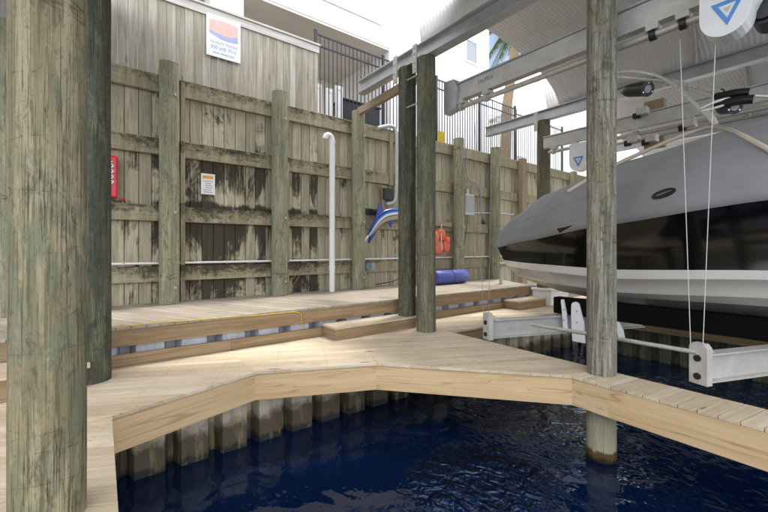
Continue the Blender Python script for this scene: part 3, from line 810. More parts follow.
# ------------------------------------------------------------------ boat
BC = 6.9; VS = -2.6; NB = 46
def interp(pts, x):
    pts = sorted(pts)
    if x <= pts[0][0]: return pts[0][1]
    for (a, b), (c, d) in zip(pts[:-1], pts[1:]):
        if x <= c:
            t = (x - a) / (c - a); t = t * t * (3 - 2 * t) * .4 + t * .6
            return b + (d - b) * t
    return pts[-1][1]
def bline(v0, H, zs, n=2.2, L=4.6, side=-1, add=0):
    out = []
    for i in range(NB + 1):
        t = (i / NB) ** 1.7; v = v0 + (VS - v0) * t
        x = min(1, (v0 - v) / L); h = H * (1 - (1 - x) ** n) + add
        out.append((BC + side * h, v, interp(zs, v)))
    return out
SHEER = [(5.02, 1.44), (4.0, 1.56), (2.4, 1.745), (.7, 1.925), (-2.6, 2.0)]
L_ = {'sheer': (5.02, 1.32, SHEER), 'st': (4.86, 1.22, [(4.86, 1.16), (4, 1.13), (2.4, 1.10), (.74, 1.165), (-2.6, 1.2)]),
      'sb': (4.78, 1.19, [(4.78, 1.04), (4, 1.01), (2.4, .97), (.74, 1.065), (-2.6, 1.1)]),
      'ch': (4.55, 1.12, [(4.55, .87), (3.5, .815), (2.4, .80), (.74, .895), (-2.6, .9)]),
      'cb': (4.5, 1.10, [(4.5, .84), (3.5, .785), (2.4, .765), (.74, .86), (-2.6, .87)]),
      'lc': (4.25, 1.02, [(4.25, .76), (3.5, .70), (2.4, .70), (.74, .76), (-2.6, .78)]),
      'ke': (4.0, 0, [(4.0, .70), (3.6, .61), (2.8, .52), (-2.6, .46)])}
boat = thing('motorboat', 'covered black and white motorboat raised on the lift, bow to the left', 'boat', (BC, 1.2, .5))
def strip(a, b, steps=1, bulge=0):
    m = MB()
    for side in (-1, 1):
        la = bline(*L_[a], side=side); lb = bline(*L_[b], side=side); rows = []
        for j in range(steps + 1):
            t = j / steps; k = bulge * 4 * t * (1 - t)
            rows.append([tuple(V(p) * (1 - t) + V(q) * t - V((side * k * min(1, i / 12), 0, 0))) for i, (p, q) in enumerate(zip(la, lb))])
        m.grid(rows, flip=(side == 1))
    return m
def merge(m, m2):
    n = len(m.v); m.v += m2.v; m.f += [[i + n for i in f] for f in m2.f]; m.uv += m2.uv; m.sm += m2.sm; return m
strip('sheer', 'st', 8, .05).build('topsides', M['hull_black'], boat)
strip('st', 'sb', 2).build('stripe', M['gel'], boat)
bt = merge(merge(strip('sb', 'ch', 4, .02), strip('cb', 'lc', 3)), strip('lc', 'ke', 6)); bt.build('hull_bottom', M['bottom'], boat)
strip('ch', 'cb').build('chine_strake', M['gel'], boat)
m = MB()
for side in (-1, 1):
    pass
tr = [bline(*L_[k], side=-1)[-1] for k in ('sheer', 'st', 'sb', 'ch', 'cb', 'lc', 'ke')] + [bline(*L_[k], side=1)[-1] for k in ('lc', 'cb', 'ch', 'sb', 'st', 'sheer')]
m.face(tr); m.build('transom', M['hull_black'], boat)
# rub strake under the cover skirt
for side in (-1, 1):
    m = MB(); m.tube([(p[0], p[1], p[2] - .012) for p in bline(*L_['sheer'], side=side, add=.006)], .018, 8); m.build('rub_rail', M['hull_black'], boat)
RIDGE = [(5.06, 1.52), (4.86, 1.83), (4.6, 2.04), (3.9, 2.42), (2.5, 2.80), (.86, 3.04), (-.6, 3.04), (-2.6, 2.4)]
NS = 14
def cover_rows():
    rows = []
    shp = bline(5.06, 1.34, SHEER, side=-1)
    for (x, v, zs) in shp:
        hb = BC - x + .012; zr = interp(RIDGE, v); row = []
        for j in range(-NS, NS + 1):
            s = 1 - abs(j) / NS
            off = hb * (1 - s ** 1.55) if s > 0 else hb
            z = zs - .03 + (zr - zs + .03) * (1 - (1 - s) ** 1.45)
            sag = -.02 * math.sin(v * 3.2) * math.sin(math.pi * s) * min(1, (5.06 - v))
            row.append((BC + math.copysign(off, j) if j else BC, v, z + sag))
        rows.append(row)
    return rows
cr = cover_rows()
m = MB(); m.grid(cr, flip=True); cov = m.build('cover', M['cover'], boat)
ss = cov.modifiers.new('Solidify', 'SOLIDIFY'); ss.thickness = .006; ss.offset = 1
for js in (-9, 9):
    m = MB(); m.tube([V(r_[js + NS]) + V((0, 0, .006)) for r_ in cr[2:]], .007, 6); m.build('seam', M['cover'], cov)
# find points on the cover's near side
tri = []; vv = [V(p) for r_ in cr for p in r_]; W_ = 2 * NS + 1
for i in range(len(cr) - 1):
    for k in range(W_ - 1): tri.append((i * W_ + k, i * W_ + k + 1, (i + 1) * W_ + k + 1, (i + 1) * W_ + k))
bvh = BVHTree.FromPolygons(vv, tri)
def on_cover(x, y, lift=.01):
    e = V((0, 0, EYE)); d = (at(x, y, 1) - e).normalized()
    h = bvh.ray_cast(e, d)
    if h[0] is None: return None, None
    n = h[1] if h[1].dot(d) < 0 else -h[1]
    return h[0] + n * lift, n
for pl in ([(557, 229), (566, 227.5), (574, 225), (577, 230), (570, 232.5), (560, 233)], [(756, 201), (761, 202.5), (761, 207), (757, 207)]):
    q_ = [on_cover(x, y, .004)[0] for x, y in pl]
    if all(q_):
        m = MB(); m.prism(q_, (-.004, 0, .001)); m.build('torn_edge', M['hull_black'], cov)
# oval badge
bp, bn = on_cover(664, 194, .006)
if bp:
    ax = V((0, -1, .22)); ax = (ax - bn * ax.dot(bn)).normalized(); ay = bn.cross(ax)
    def oval(a, b, t):
        m = MB(); ring = [bp + ax * a * math.cos(q * .2618) + ay * b * math.sin(q * .2618) for q in range(24)]; m.prism(ring, bn * t); return m
    em = oval(.135, .062, .012).build('badge', M['black'], boat, .004)
    m = MB(); m.prism([bp + bn * .013 + ax * p + ay * q for p, q in ((-.09, -.012), (-.02, -.02), (.09, -.004), (.095, .012), (0, .016), (-.07, .008))], bn * .004); m.build('script', M['chrome'], em)
# tow tower: tan rear tube lying over the cover, upper frame, speakers
pts = []
for x, y in ((569, 192), (585, 182), (602, 172), (620, 162.5), (645, 151), (668, 141), (690, 132), (707, 127), (718, 126), (730, 130), (745, 138), (760, 146), (775, 154)):
    p, n = on_cover(x, y + 1, .03)
    if p is None: p = at_u(x, y, 6.3 if not pts else pts[-1].x + .1)
    pts.append(p)
sm_ = [pts[0]] + [(pts[i - 1] + pts[i] * 2 + pts[i + 1]) / 4 for i in range(1, len(pts) - 1)] + [pts[-1]]
m = MB(); m.tube(sm_, .03, 10); m.build('grab_tube', M['tan_tube'], boat)
def T3(lst): return [at_u(x, y, u) for x, y, u in lst]
def smooth(pts, n=6):
    out = []
    for i in range(len(pts) - 1):
        p0, p1, p2, p3 = pts[max(i - 1, 0)], pts[i], pts[i + 1], pts[min(i + 2, len(pts) - 1)]
        for k in range(n):
            t = k / n
            out.append(.5 * ((2 * p1) + (p2 - p0) * t + (2 * p0 - 5 * p1 + 4 * p2 - p3) * t * t + (3 * p1 - p0 - 3 * p2 + p3) * t ** 3))
    out.append(pts[-1]); return out
tw = thing('tow_tower', 'pale tubular tow tower standing above the covered boat', 'tower', (6.6, 1.3, 3))
for nm, pl, r in (('arch_tube', [(600, 76, 7.4), (630, 71, 7.2), (655, 75, 6.9), (675, 86, 6.7), (695, 104, 6.5), (716, 125, 6.35)], .024),
                  ('arch_tube', [(612, 76, 7.3), (635, 78, 7.1), (668, 82, 6.9), (700, 88, 6.7), (722, 92, 6.6)], .022),
                  ('arch_tube', [(700, 109, 6.4), (715, 102, 6.45), (735, 97, 6.6), (752, 96, 6.7), (780, 97, 6.8)], .022),
                  ('arch_tube', [(702, 111, 6.4), (718, 107, 6.45), (736, 101, 6.6), (750, 99, 6.65)], .018),
                  ('brace_tube', [(672, 80, 7.0), (700, 88, 6.9), (722, 94, 6.8)], .02),
                  ('brace_tube', [(680, 87, 6.9), (700, 93, 6.8), (716, 98, 6.7)], .02),
                  ('brace_tube', [(600, 101, 7.4), (640, 92, 7.2), (672, 84, 7.0), (660, 79, 7.0)], .014),
                  ('leg_tube', [(716, 125, 6.35), (712, 117, 6.4), (703, 109, 6.45)], .028)):
    m = MB(); m.tube(smooth(T3(pl)), r, 8); m.build(nm, M['tower'], tw)
def speaker(a, b, r, lb):
    A, B = a, b; d = (B - A).normalized()
    o = thing('tower_speaker', lb, 'speaker', A, 'black tower speakers')
    n = 9; P = [A + (B - A) * (i / n) for i in range(n + 1)]
    rr = [r * min(1, .35 + .65 * math.sin(min(1, i / 3.5) * math.pi / 2)) for i in range(n + 1)]
    m = MB(); m.tube(P, rr, 20); m.build('pod', M['black'], o)
    m = MB(); m.tube([B, B + d * .015], r * 1.05, 20); m.build('rim', M['black'], o)
    m = MB(); m.tube([B + d * .016, B + d * .022], r * .55, 18); m.build('cone', M['box_grey'], o)
    for k in range(3):
        a_ = k * 2.1; x = d.orthogonal().normalized(); y = d.cross(x); q = B + (x * math.cos(a_) + y * math.sin(a_)) * r * .8
        m = MB(); m.tube([q + d * .015, q + d * .024], .012, 8); m.build('screw', M['chrome'], o)
speaker(at_u(622, 91, 7.0), at_u(647, 89, 6.75), .105, 'left black tower speaker beside the grey pile')
speaker(at_u(719, 109, 6.85), at_u(734, 107, 6.6), .085, 'lower right black tower speaker under the board rack')
rk = thing('board_rack', 'black board rack pads on the right of the tow tower', 'rack', at_u(735, 100, 6.6))
m = MB(); m.tube(smooth([at_u(716, 97, 6.6), at_u(735, 93, 6.55), at_u(750, 92, 6.55)]), [.05] * 13, 12); m.build('pad', M['black'], rk)
m = MB(); m.tube(smooth([at_u(716, 106, 6.55), at_u(735, 101, 6.5), at_u(754, 99, 6.5)]), [.055] * 13, 12); m.build('pad', M['black'], rk)
m = MB(); m.tube([at_u(722, 97, 6.55), at_u(724, 90, 6.55), at_u(721, 89, 6.55)], .012, 8); m.build('hook', M['black'], rk)
# hidden copy of the boat, added to darken what the water reflects
def copy_tree(o, parent=None):
    c = o.copy(); COL.objects.link(c); c.parent = parent
    for ch in o.children: copy_tree(ch, c)
    return c
nb = copy_tree(boat); nb.location.x += 4.8; nb['label'] = 'added copy of the boat, hidden in the next slip to darken water reflections'
# bow roller post on the dock under the bow
bs = thing('bow_stop', 'small weathered bow stop post below the tip of the bow', 'post', (7.0, 5.55, .47))
q = at_v(501, 276, 6.2)
m = MB(); m.tube([(q.x, 6.2, UZ), (q.x, 6.2, q.z), (q.x + .03, 6.2, q.z + .3)], .045, 10); m.build('stem', M['galv'], bs)
m = MB(); m.tube([(q.x - .1, 6.2, q.z + .3), (q.x + .14, 6.2, q.z + .3)], .06, 12); m.build('roller', M['stud'], bs)

# bearings and blocks hung below the far roof beam
gx = 'white bearing brackets under the far roof beam'
for i, (x, y, lb) in enumerate(((643, 112, 'white bearing bracket beside the brown block below the far roof beam'), (634, 140, 'white bearing bracket low beside the grey pile'), (652, 139, 'white bearing bracket right of the low one by the grey pile'), (690, 124, 'white bearing bracket behind the right lift cable'))):
    p = at_u(x, y, 8.75); t_ = thing('bearing_bracket', lb, 'bracket', p, gx)
    m = MB(); m.box(p.x - .1, p.x + .1, p.y - .09, p.y + .09, p.z - .06, p.z + .08); m.build('block', M['alu_light'], t_, .01)
    m = MB(); m.tube([p + V((-.02, .16, -.05)), p + V((-.02, .05, -.05))], .06, 12); m.build('collar', M['black'], t_)
for x, y, lb in ((655, 106, 'upper brown timber block behind the tow tower'), (655, 143, 'lower brown timber block near the top of the boat cover')):
    p = at_u(x, y, 9.0); m = MB(); m.box(p.x - .08, p.x + .08, p.y - .17, p.y + .17, p.z - .1, p.z + .1)
    tag(m.build('timber_block', M['stud'], loc=p, bevel=.005), lb, 'block', 'timber blocks behind the boat')

# ------------------------------------------------------------------ things on the wall
FACE = V((0, -1, 0))
def panel(name, label, cat, x0, y0, x1, y1, v, th, mat):
    a, b = at_v(x0, y0, v), at_v(x1, y1, v)
    return a.x, b.x, b.z, a.z
# big rental sign on the privacy fence
sx0, sx1, sz0, sz1 = 2.03, 2.62, 5.12, 5.80
a = at_v(206.5, 12, 7.64); b = at_v(240.5, 63, 7.64); sx0, sx1 = a.x, b.x
sz1 = at_v(206.5, 11.5, 7.64).z; sz0 = at_v(240.5, 63.5, 7.64).z
sg_ = thing('rental_sign', 'white vacation rental sign with red and blue picture on the privacy fence', 'sign', (sx0, 7.64, sz0))
m = MB(); m.box(sx0, sx1, 7.645, 7.66, sz0, sz1); m.build('board', M['sign'], sg_)
W, H = sx1 - sx0, sz1 - sz0
def P_(fx, fy, y=7.643): return V((sx0 + W * fx, y, sz1 - H * fy))
arc = lambda y0, y1, dip: [(.08 + .84 * i / 10, y0 + (y1 - y0) * i / 10 + dip * math.sin(math.pi * i / 10)) for i in range(11)]
m = MB(); poly = [P_(*q) for q in arc(.14, .14, -.04)] + [P_(*q) for q in reversed(arc(.38, .40, .06))]; m.prism(poly[::-1], (0, -.003, 0)); m.build('red_picture', M['sign_red'], sg_)
m = MB(); poly = [P_(*q) for q in arc(.39, .41, .06)] + [P_(*q) for q in reversed(arc(.45, .53, .06))]; m.prism(poly[::-1], (0, -.003, 0)); m.build('blue_wave', M['sign_blue'], sg_)
RX = Matrix.Rotation(R(90), 4, 'X')
for tx, fy, sz in (('Vacation Rentals', .645, .088), ('850 648 7010', .775, .098), ('www.rentals.com', .895, .065)):
    pp = P_(.5, fy); pp.y = 7.6435
    text(tx, sz * W / .6, M['sign_text'], Matrix.Translation(pp) @ RX @ Matrix.Diagonal((.83, 1, 1, 1)), sg_, 'lettering')
# small notice
a = at_v(201, 173, WV - .01); b = at_v(215, 195, WV - .01)
ns = thing('notice_sign', 'small white notice with an orange heading on the wall boards', 'sign', (a.x, WV - .01, b.z))
m = MB(); m.box(a.x, b.x, WV - .012, WV - .002, b.z, a.z); m.build('board', M['sign'], ns)
w_, h_ = b.x - a.x, a.z - b.z
m = MB(); m.box(a.x + w_ * .12, b.x - w_ * .14, WV - .016, WV - .0125, a.z - h_ * .24, a.z - h_ * .10); m.build('heading', M['sign_orange'], ns)
m = MB()
for k, (q0, q1) in enumerate(((.15, .85), (.3, .7), (.28, .8), (.3, .78), (.15, .75), (.2, .8))):
    zz = a.z - h_ * (.36 + k * .105); m.box(a.x + w_ * q0, a.x + w_ * q1, WV - .015, WV - .0125, zz - .008, zz + .006)
m.build('text_lines', M['grey_text'], ns)
# red cabinet
a = at_v(96, 153, 7.45); b = at_v(118, 198, 7.45)
rc = thing('red_cabinet', 'glossy red enamel cabinet with white script beside the dark green pile', 'cabinet', (a.x, 7.45, b.z))
m = MB(); m.box(a.x, b.x, 7.45, 7.61, b.z, a.z); m.build('case', M['red'], rc, .03)
m = MB(); m.box(a.x + .05, b.x - .10, 7.440, 7.449, b.z + .07, a.z - .09); dr = m.build('door', M['red_dark'], rc, .003)
m = MB(); cx = a.x + (b.x - a.x) * .56; cz = (a.z + b.z) / 2
for k in range(4):
    zz = cz - .13 + k * .085
    m.tube(smooth([V((cx - .05, 7.434, zz)), V((cx + .06, 7.434, zz + .03)), V((cx + .02, 7.434, zz + .07)), V((cx - .06, 7.434, zz + .06)), V((cx + .05, 7.434, zz + .10))], 5), .010, 6)
m.build('script', M['sign'], dr)
m = MB(); m.tube([(b.x + .03, 7.58, b.z - .02), (b.x + .09, 7.58, b.z + .0)], .02, 8); m.build('latch', M['red'], rc)
# standpipe with gooseneck
sp_ = at_v(332, 270, 7.3)
st = MB(); px_ = sp_.x; top = at_v(328, 135, 7.3).z
st.tube([(px_, 7.3, UZ + .003), (px_, 7.3, top - .12), (px_ - .012, 7.3, top - .05), (px_ - .05, 7.3, top - .008), (px_ - .09, 7.3, top), (px_ - .14, 7.3, top - .02), (px_ - .165, 7.3, top - .06), (px_ - .168, 7.3, top - .10)], .062, 16)
t_ = thing('standpipe', 'white standpipe with a gooseneck top between two wall piles', 'pipe', (px_, 7.3, UZ)); st.build('pipe', M['pvc'], t_)
m = MB(); m.tube([(px_, 7.3, .95), (px_, 7.3, 1.03)], .068, 16); m.build('coupling', M['pvc'], t_)
m = MB(); m.tube([(px_, 7.3, top - .17), (px_, 7.3, top - .09)], .067, 16); m.build('coupling', M['pvc'], t_)
# long horizontal water pipe
wp = thing('water_pipe', 'thin white water pipe running along the foot of the timber wall', 'pipe', (0, WV - .09, 1.15))
m = MB(); m.tube([(-4, WV - .11, 1.155), (3, WV - .11, 1.15), (12, WV - .11, 1.16)], .02, 8); m.build('pipe', M['pvc'], wp)
for u in (.5, 2.1, 4.0, 5.7, 9.2, 10.6):
    m = MB(); m.box(u - .012, u + .012, WV - .14, WV - .086, 1.125, 1.18); m.build('clip', M['pvc_grey'], wp)
# conduit + black box + board behind the marlin
cd = thing('grey_conduit', 'grey conduit bending down the wall above the marlin', 'conduit', at_v(396, 180, 7.5))
m = MB(); m.tube(smooth([at_v(378, 128, 7.5), at_v(390, 126, 7.5), at_v(396, 132, 7.5), at_v(396.5, 160, 7.5), at_v(396, 192, 7.5), at_v(393, 202, 7.5), at_v(386, 204, 7.5)]), .045, 10); m.build('pipe', M['pvc_grey'], cd)
bx = thing('black_box', 'small black box above the marlin on the timber wall', 'box', at_v(387, 200, 7.5))
a, b = at_v(382.5, 188, 7.5), at_v(392.5, 200.5, 7.5)
m = MB(); m.box(a.x, b.x, 7.45, 7.55, b.z, a.z); m.build('case', M['black'], bx, .006)
m = MB(); m.box(a.x + .02, b.x - .02, 7.442, 7.449, b.z + .02, a.z - .02); m.build('lid', M['black'], bx)
a, b = at_v(362, 208, 7.5), at_v(395, 216.5, 7.5)
m = MB(); m.box(a.x, b.x, 7.48, 7.53, b.z, a.z); tag(m.build('dark_board', M['black'], loc=(a.x, 7.5, b.z), bevel=.004), 'dark backing board behind the marlin beside the wall pile', 'board')
for x0, x1, lb in ((380.5, 382.3, 'short brown stud left of the black box'), (388.5, 391, 'brown stud near the top of the wall behind the grey conduit')):
    z0, z1 = (209, 186) if x0 < 385 else (186, 134)
    a, b = at_v(x0, z1, 7.56), at_v(x1, z0, 7.56)
    m = MB(); m.box(a.x, b.x + .02, 7.49, 7.53, b.z, a.z); tag(m.build('stud', M['stud'], loc=(a.x, 7.55, b.z)), lb, 'stud', 'brown studs on the wall')
# marlin
mv = 7.28
spine = [(367, 238, .012), (368.5, 235.5, .035), (371, 232, .062), (374.5, 226.5, .088), (379, 220.5, .115), (385, 216, .14), (393, 214, .145), (402, 214, .13), (411, 216, .1), (419, 220, .065), (425, 224, .035)]
pts = [at_v(x, y, mv) for x, y, r in spine]
fish = thing('marlin_sculpture', 'blue painted marlin sculpture hanging on the wall, bill pointing down left', 'sculpture', pts[5])
m = MB(); rows = []; fine = smooth(pts, 4); rr = []
for i in range(len(spine) - 1):
    for k in range(4): rr.append(spine[i][2] + (spine[i + 1][2] - spine[i][2]) * k / 4)
rr.append(spine[-1][2]); SEG = 18; uvs = []
for i, p in enumerate(fine):
    d = (fine[min(i + 1, len(fine) - 1)] - fine[max(i - 1, 0)]).normalized(); n_ = V((0, -1, 0)); upv = d.cross(n_).normalized()
    if upv.z < 0: upv = -upv
    rows.append([p + upv * rr[i] * math.cos(2 * math.pi * k / SEG) + n_ * rr[i] * .5 * math.sin(2 * math.pi * k / SEG) for k in range(SEG)])
n0 = len(m.v); m.grid(rows, closed=True)
for fi, f in enumerate(m.f): m.uv[fi] = [(0, .5 + .5 * math.cos(2 * math.pi * (j % SEG) / SEG)) for j in f]
m.build('body', M['fish'], fish)
def fin(name, pl, th=.02):
    m = MB(); m.prism([at_v(x, y, mv) for x, y in pl], (0, th, 0)); m.build(name, M['fin_blue'], fish, .004)
m = MB(); m.tube([at_v(360.5, 247.5, mv), at_v(364, 242.5, mv), at_v(368, 236, mv)], [.006, .014, .026], 8); m.build('bill', M['gel'], fish)
fin('dorsal_fin', [(374.5, 223), (376.5, 215), (378, 207), (379.3, 201.5), (380.6, 206), (382.5, 209.5), (387, 210.5), (394, 208.5), (403, 209.5), (402, 214), (388, 216)])
fin('anal_fin', [(384, 220), (388, 222), (391, 227.5), (393, 221.5), (396, 219)])
m = MB(); e_ = at_v(371.8, 230.3, mv - .045); m.tube([e_, e_ + V((0, -.008, 0))], .012, 10); m.build('eye', M['black'], fish)
fin('pectoral_fin', [(374, 228), (377.5, 228), (374, 236), (369.5, 243), (370.5, 236)], .06)
fin('tail_fin', [(422, 221), (431, 212), (428, 223), (431, 238), (422, 226)])
# valve and hoses
vb = thing('water_valve', 'teal grey water valve with a grey box low on the wall', 'valve', at_v(368, 268, 7.4))
a, b = at_v(369, 263.5, 7.45), at_v(375.5, 270, 7.45); m = MB(); m.box(a.x, b.x, 7.46, 7.53, b.z, a.z); m.build('box', M['box_grey'], vb, .006)
c_ = at_v(368, 266.5, 7.42); m = MB(); m.tube([c_ + V((0, .06, 0)), c_ + V((0, -.04, 0))], .09, 18); m.build('wheel', M['teal'], vb)
m = MB(); m.tube([at_v(364, 262, 7.42), at_v(365, 274, 7.42), at_v(367, 279, 7.42)], .02, 8); m.build('spout', M['galv'], vb)
def rope(name, label, pl, v, r, mat, cat='rope'):
    m = MB(); m.tube(smooth([at_v(x, y, v) for x, y in pl], 5), r, 6); o = m.build(name, mat, loc=at_v(pl[0][0], pl[0][1], v)); tag(o, label, cat); return o
rope('rope_loop', 'tan rope loop hanging on the wall left of the standpipe', [(300, 268), (299, 276), (294, 284), (290.5, 288), (290, 283), (294, 277), (300, 270), (303, 266)], 7.44, .006, M['stud'])
rope('tan_line', 'thin tan line running down the pile left of the standpipe', [(284.5, 205), (284, 218), (276, 238), (272, 247)], 7.19, .005, M['stud'])
rope('yellow_rope', 'yellow rope lying along the edge of the upper deck', [(60, 334), (104, 327.2), (130, 325.4), (160, 322.2), (190, 320.6), (230, 316.9), (262, 315.0), (285, 312.6), (296, 312.2), (300.5, 314), (301.5, 321), (302, 328)], 5.487, .0065, M['yellow'])
rope('hose', 'loose dark hose on the deck behind the paired piles', [(376, 284.5), (384, 283), (392, 281.5), (399, 279), (404, 281)], 7.15, .013, M['black'], 'hose')
rope('wall_cable', 'thin dark cable dropping from the grey electrical box', [(467.5, 215), (466.5, 228), (464.5, 243), (463, 258), (462, 268), (461.5, 276)], 7.45, .010, M['black'], 'cable')
rope('upper_cable', 'grey conduit curving over the wall above the electrical box', [(467, 152), (466.5, 172), (469, 179), (476, 183), (480.5, 190), (481, 213)], 7.48, .02, M['box_grey'], 'conduit')
rope('side_conduit', 'grey horizontal conduit right of the electrical box', [(472, 213.5), (482, 213), (500, 213.5), (513, 214.5)], 7.48, .022, M['pvc_grey'], 'conduit')
# electrical box
eb = thing('electrical_box', 'light grey electrical box on the wall between two green piles', 'electrical box', at_v(461, 214, 7.45))
a, b = at_v(464, 194, 7.45), at_v(473, 215.5, 7.45)
m = MB(); m.box(a.x, b.x, 7.40, 7.53, b.z, a.z); m.build('case', M['pvc_grey'], eb, .008)
m = MB(); m.box(a.x + .02, b.x - .03, 7.388, 7.399, b.z + .08, a.z - .03); m.build('door', M['box_grey'], eb)
m = MB(); m.tube([((a.x + b.x) / 2 - .04, 7.46, a.z), ((a.x + b.x) / 2 - .04, 7.46, a.z + .16)], .03, 10); m.build('conduit', M['pvc'], eb)
# life vests
lv = thing('life_vest', 'bunch of orange life vests hung on the wall above the blue mat', 'life vest', at_v(440, 254, 7.3))
for k, (x, y, rx, rz) in enumerate(((441, 235, .14, .16), (445.5, 246, .13, .18), (438, 248, .16, .17), (434, 238, .15, .2), (447, 240, .06, .1))):
    c_ = at_v(x, y, 7.36 - .02 * k); m = MB(); rows = []
    for i in range(9):
        th_ = math.pi * i / 8; row = []
        for j in range(14):
            ph_ = 2 * math.pi * j / 14; kx = math.copysign(abs(math.cos(ph_)) ** .7, math.cos(ph_)); ky = math.copysign(abs(math.sin(ph_)) ** .7, math.sin(ph_))
            wob = 1 + .1 * math.sin(5 * ph_ + k) * math.sin(3 * th_)
            row.append((c_.x + rx * kx * math.sin(th_) ** .6 * wob, c_.y + .09 * ky * math.sin(th_) ** .6, c_.z + rz * math.cos(th_)))
        rows.append(row)
    m.grid(rows, closed=True); m.build('foam_panel', M['orange'], lv)
m = MB(); m.tube([at_v(442, 222, 7.42), at_v(441, 232, 7.3), at_v(442, 250, 7.2)], .014, 6); m.build('strap', M['rope'], lv)
m = MB(); a, b = at_v(430, 222, 7.5), at_v(449, 227, 7.5); m.box(a.x, b.x, 7.38, 7.53, b.z, a.z); tag(m.build('hanging_rack', M['stud'], loc=(a.x, 7.4, b.z), bevel=.004), 'small brown wooden rack holding the orange life vests', 'rack')
# blue rolled mat
a, b = at_v(434, 282, 7.02), at_v(464.5, 281, 7.02)
rm = thing('rolled_mat', 'blue foam mat rolled up on the upper deck', 'mat', (a.x, 7.02, UZ))
rad = .185; zc = UZ + rad + .004
def roll(u0, u1, r0, r1):
    rows = []
    N_ = 30
    for uu, rr_ in ((u0, r0 * .93), (u0 + .02, r0), ((u0 + u1) / 2 - .05, r0 * 1.02), ((u0 + u1) / 2 + .02, r0 * .93), ((u0 + u1) / 2 + .09, r1 * 1.0), (u1 - .02, r1), (u1, r1 * .93)):
        rows.append([(uu, 7.02 + rr_ * math.cos(2 * math.pi * k / N_), zc + rr_ * .98 * math.sin(2 * math.pi * k / N_) - (rad - rr_) * .4) for k in range(N_)])
    return rows
m = MB(); rows = roll(a.x, b.x, rad, rad); m.grid(rows, closed=True, flip=True); m.face(rows[-1])
sp = [(a.x + .005, 7.02 + (rad * .93 - .004 * k) * math.cos(k * .35), zc + (rad * .93 - .004 * k) * math.sin(k * .35)) for k in range(44)]
m.face(rows[0][::-1]); m.build('roll', M['blue'], rm)
m = MB(); m.tube([(p[0] - .008, p[1], p[2]) for p in sp], .006, 5); m.build('spiral_edge', M['strap'], rm)
m = MB(); mc = (a.x + b.x) / 2 + .02
m.tube([(mc, 7.02 + (rad * .96) * math.cos(t * .2094), zc + rad * .96 * math.sin(t * .2094)) for t in range(31)], .016, 6); m.build('strap', M['strap'], rm)
# brown timber tie from the wall pile to the pair
m = MB(); m.beam((4.93, 7.3, 4.50), (4.72, 5.2, 4.44), .09, .16); tag(m.build('timber_tie', M['stud'], loc=(4.9, 6.2, 4.4), bevel=.005), 'brown timber tie running from a wall pile to the paired piles', 'timber')
# yellow placard on the steel fence
a, b = at_v(440, 131, 7.84), at_v(445, 144, 7.84); m = MB(); m.box(a.x - .1, b.x, 7.84, 7.855, b.z, a.z); tag(m.build('yellow_placard', M['yellow'], loc=(a.x, 7.84, b.z)), 'yellow placard on the steel fence beside the paired piles', 'sign')
# grey dock box past the far step
a = at_v(549, 303, 5.2); gb = thing('dock_box', 'pale grey plastic dock box below the bow past the small step', 'box', (a.x, 5.2, 0))
m = MB(); m.box(a.x - .35, a.x + .5, 4.95, 5.45, .004, .36); m.build('body', M['pvc'], gb, .02)
m = MB(); m.box(a.x - .38, a.x + .53, 4.92, 5.48, .362, .42); m.build('lid', M['pvc'], gb, .02)
# brown end post and short post at the wall's far end
for x, lb in ((522, 'square brown post near the far end of the timber wall'), (573, 'square pale post beside the distant gear cover')):
    a = at_v(x, 160, 7.45); m = MB(); m.box(a.x - .13, a.x + .13, 7.35, 7.5, .01, 4.4); tag(m.build('square_post', M['stud'] if x < 550 else M['rail'], loc=(a.x, 7.4, 0), bevel=.006), lb, 'post', 'square posts near the wall end')
# power lines
for k, lb in ((0, 'upper power line behind the boat canopy'), (1, 'lower power line behind the boat canopy')):
    m = MB(); m.tube([at_v(480, 128 - k * 8 - 6, 13), at_v(560, 122 + k * 5, 13), at_v(640, 124 + k * 6, 13)], .012, 5); tag(m.build('power_line', M['black'], loc=at_v(560, 122, 13)), lb, 'wire', 'power lines in the background')

# ------------------------------------------------------------------ light, sky, camera
to_sun = V((1.6, .45, 4.9)).normalized()
el = math.asin(to_sun.z)
w = bpy.data.worlds.new('World'); S.world = w; w.use_nodes = True
nt = w.node_tree; bg = nt.nodes['Background']
sky = nt.nodes.new('ShaderNodeTexSky'); sky.sky_type = 'NISHITA'; sky.sun_disc = False
sky.sun_elevation = el; sky.sun_rotation = math.atan2(to_sun.x, to_sun.y); sky.dust_density = 1.5
tc = nt.nodes.new('ShaderNodeTexCoord'); mp = nt.nodes.new('ShaderNodeMapping'); mp.inputs['Scale'].default_value = (2.2, 2.2, 5)
nz = nt.nodes.new('ShaderNodeTexNoise'); nz.inputs['Scale'].default_value = 1.6; nz.inputs['Detail'].default_value = 7; nz.inputs['Roughness'].default_value = .6
rp = nt.nodes.new('ShaderNodeValToRGB'); rp.color_ramp.elements[0].position = .40; rp.color_ramp.elements[1].position = .60
mx = nt.nodes.new('ShaderNodeMix'); mx.data_type = 'RGBA'
m2 = nt.nodes.new('ShaderNodeMix'); m2.data_type = 'RGBA'; m2.inputs[7].default_value = (1.0, 1.4, 1.95, 1)
nt.links.new(tc.outputs['Generated'], mp.inputs[0]); nt.links.new(mp.outputs[0], nz.inputs['Vector']); nt.links.new(nz.outputs['Fac'], rp.inputs[0])
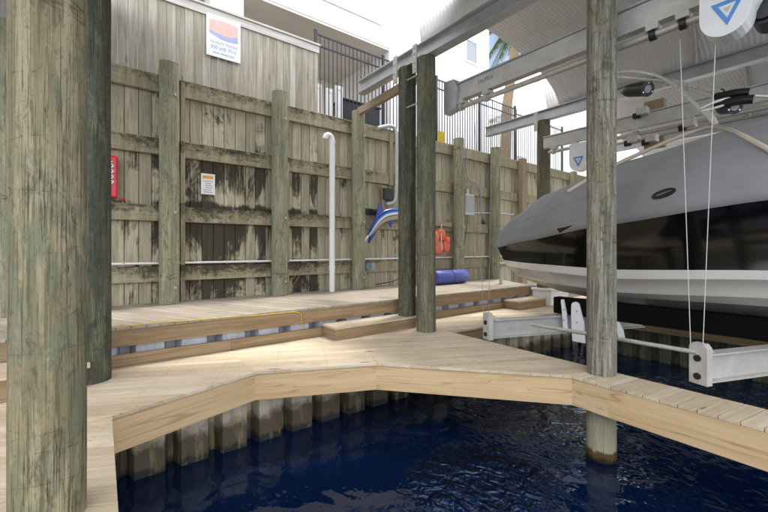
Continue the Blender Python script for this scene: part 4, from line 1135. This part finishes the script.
dt = nt.nodes.new('ShaderNodeVectorMath'); dt.operation = 'DOT_PRODUCT'; nt.links.new(tc.outputs['Generated'], dt.inputs[0]); dt.inputs[1].default_value = V((.848, .608, .487)).normalized()
gap = nt.nodes.new('ShaderNodeMapRange'); gap.interpolation_type = 'SMOOTHSTEP'; nt.links.new(dt.outputs['Value'], gap.inputs['Value'])
for k_, q_ in (('From Min', .965), ('From Max', .99), ('To Min', 1), ('To Max', .06)): gap.inputs[k_].default_value = q_
mu = nt.nodes.new('ShaderNodeMath'); mu.operation = 'MULTIPLY'; nt.links.new(rp.outputs[0], mu.inputs[0]); nt.links.new(gap.outputs[0], mu.inputs[1])
nt.links.new(mu.outputs[0], mx.inputs['Factor'])
iv = nt.nodes.new('ShaderNodeMath'); iv.operation = 'SUBTRACT'; iv.inputs[0].default_value = 1; nt.links.new(gap.outputs[0], iv.inputs[1]); nt.links.new(iv.outputs[0], m2.inputs['Factor']); nt.links.new(sky.outputs[0], m2.inputs[6]); nt.links.new(m2.outputs[2], mx.inputs[6]); mx.inputs[7].default_value = (10.0, 9.6, 9.0, 1)
nt.links.new(mx.outputs[2], bg.inputs[0]); bg.inputs[1].default_value = .15
sl = bpy.data.lights.new('sun', 'SUN'); sl.energy = 1.4; sl.angle = R(10); sl.color = (1, .975, .94)
so = bpy.data.objects.new('sun', sl); COL.objects.link(so); so.rotation_euler = to_sun.to_track_quat('Z', 'Y').to_euler(); so.location = to_sun * 40
cam = bpy.data.cameras.new('camera'); co = bpy.data.objects.new('camera', cam); COL.objects.link(co)
co.location = (0, 0, EYE); co.rotation_euler = (R(90), 0, -math.atan2(.6115, .791))
cam.sensor_width = 36; cam.lens = 36 * F / 768; cam.shift_y = -7 / 768; cam.clip_end = 2000; cam.clip_start = .05
S.camera = co
S.view_settings.view_transform = 'Standard'; S.view_settings.look = 'None'; S.view_settings.exposure = 1.5; S.view_settings.gamma = 1
S.view_settings.use_curve_mapping = False
S.cycles.max_bounces = 8; S.cycles.diffuse_bounces = 5; S.cycles.glossy_bounces = 4
S.cycles.use_denoising = True
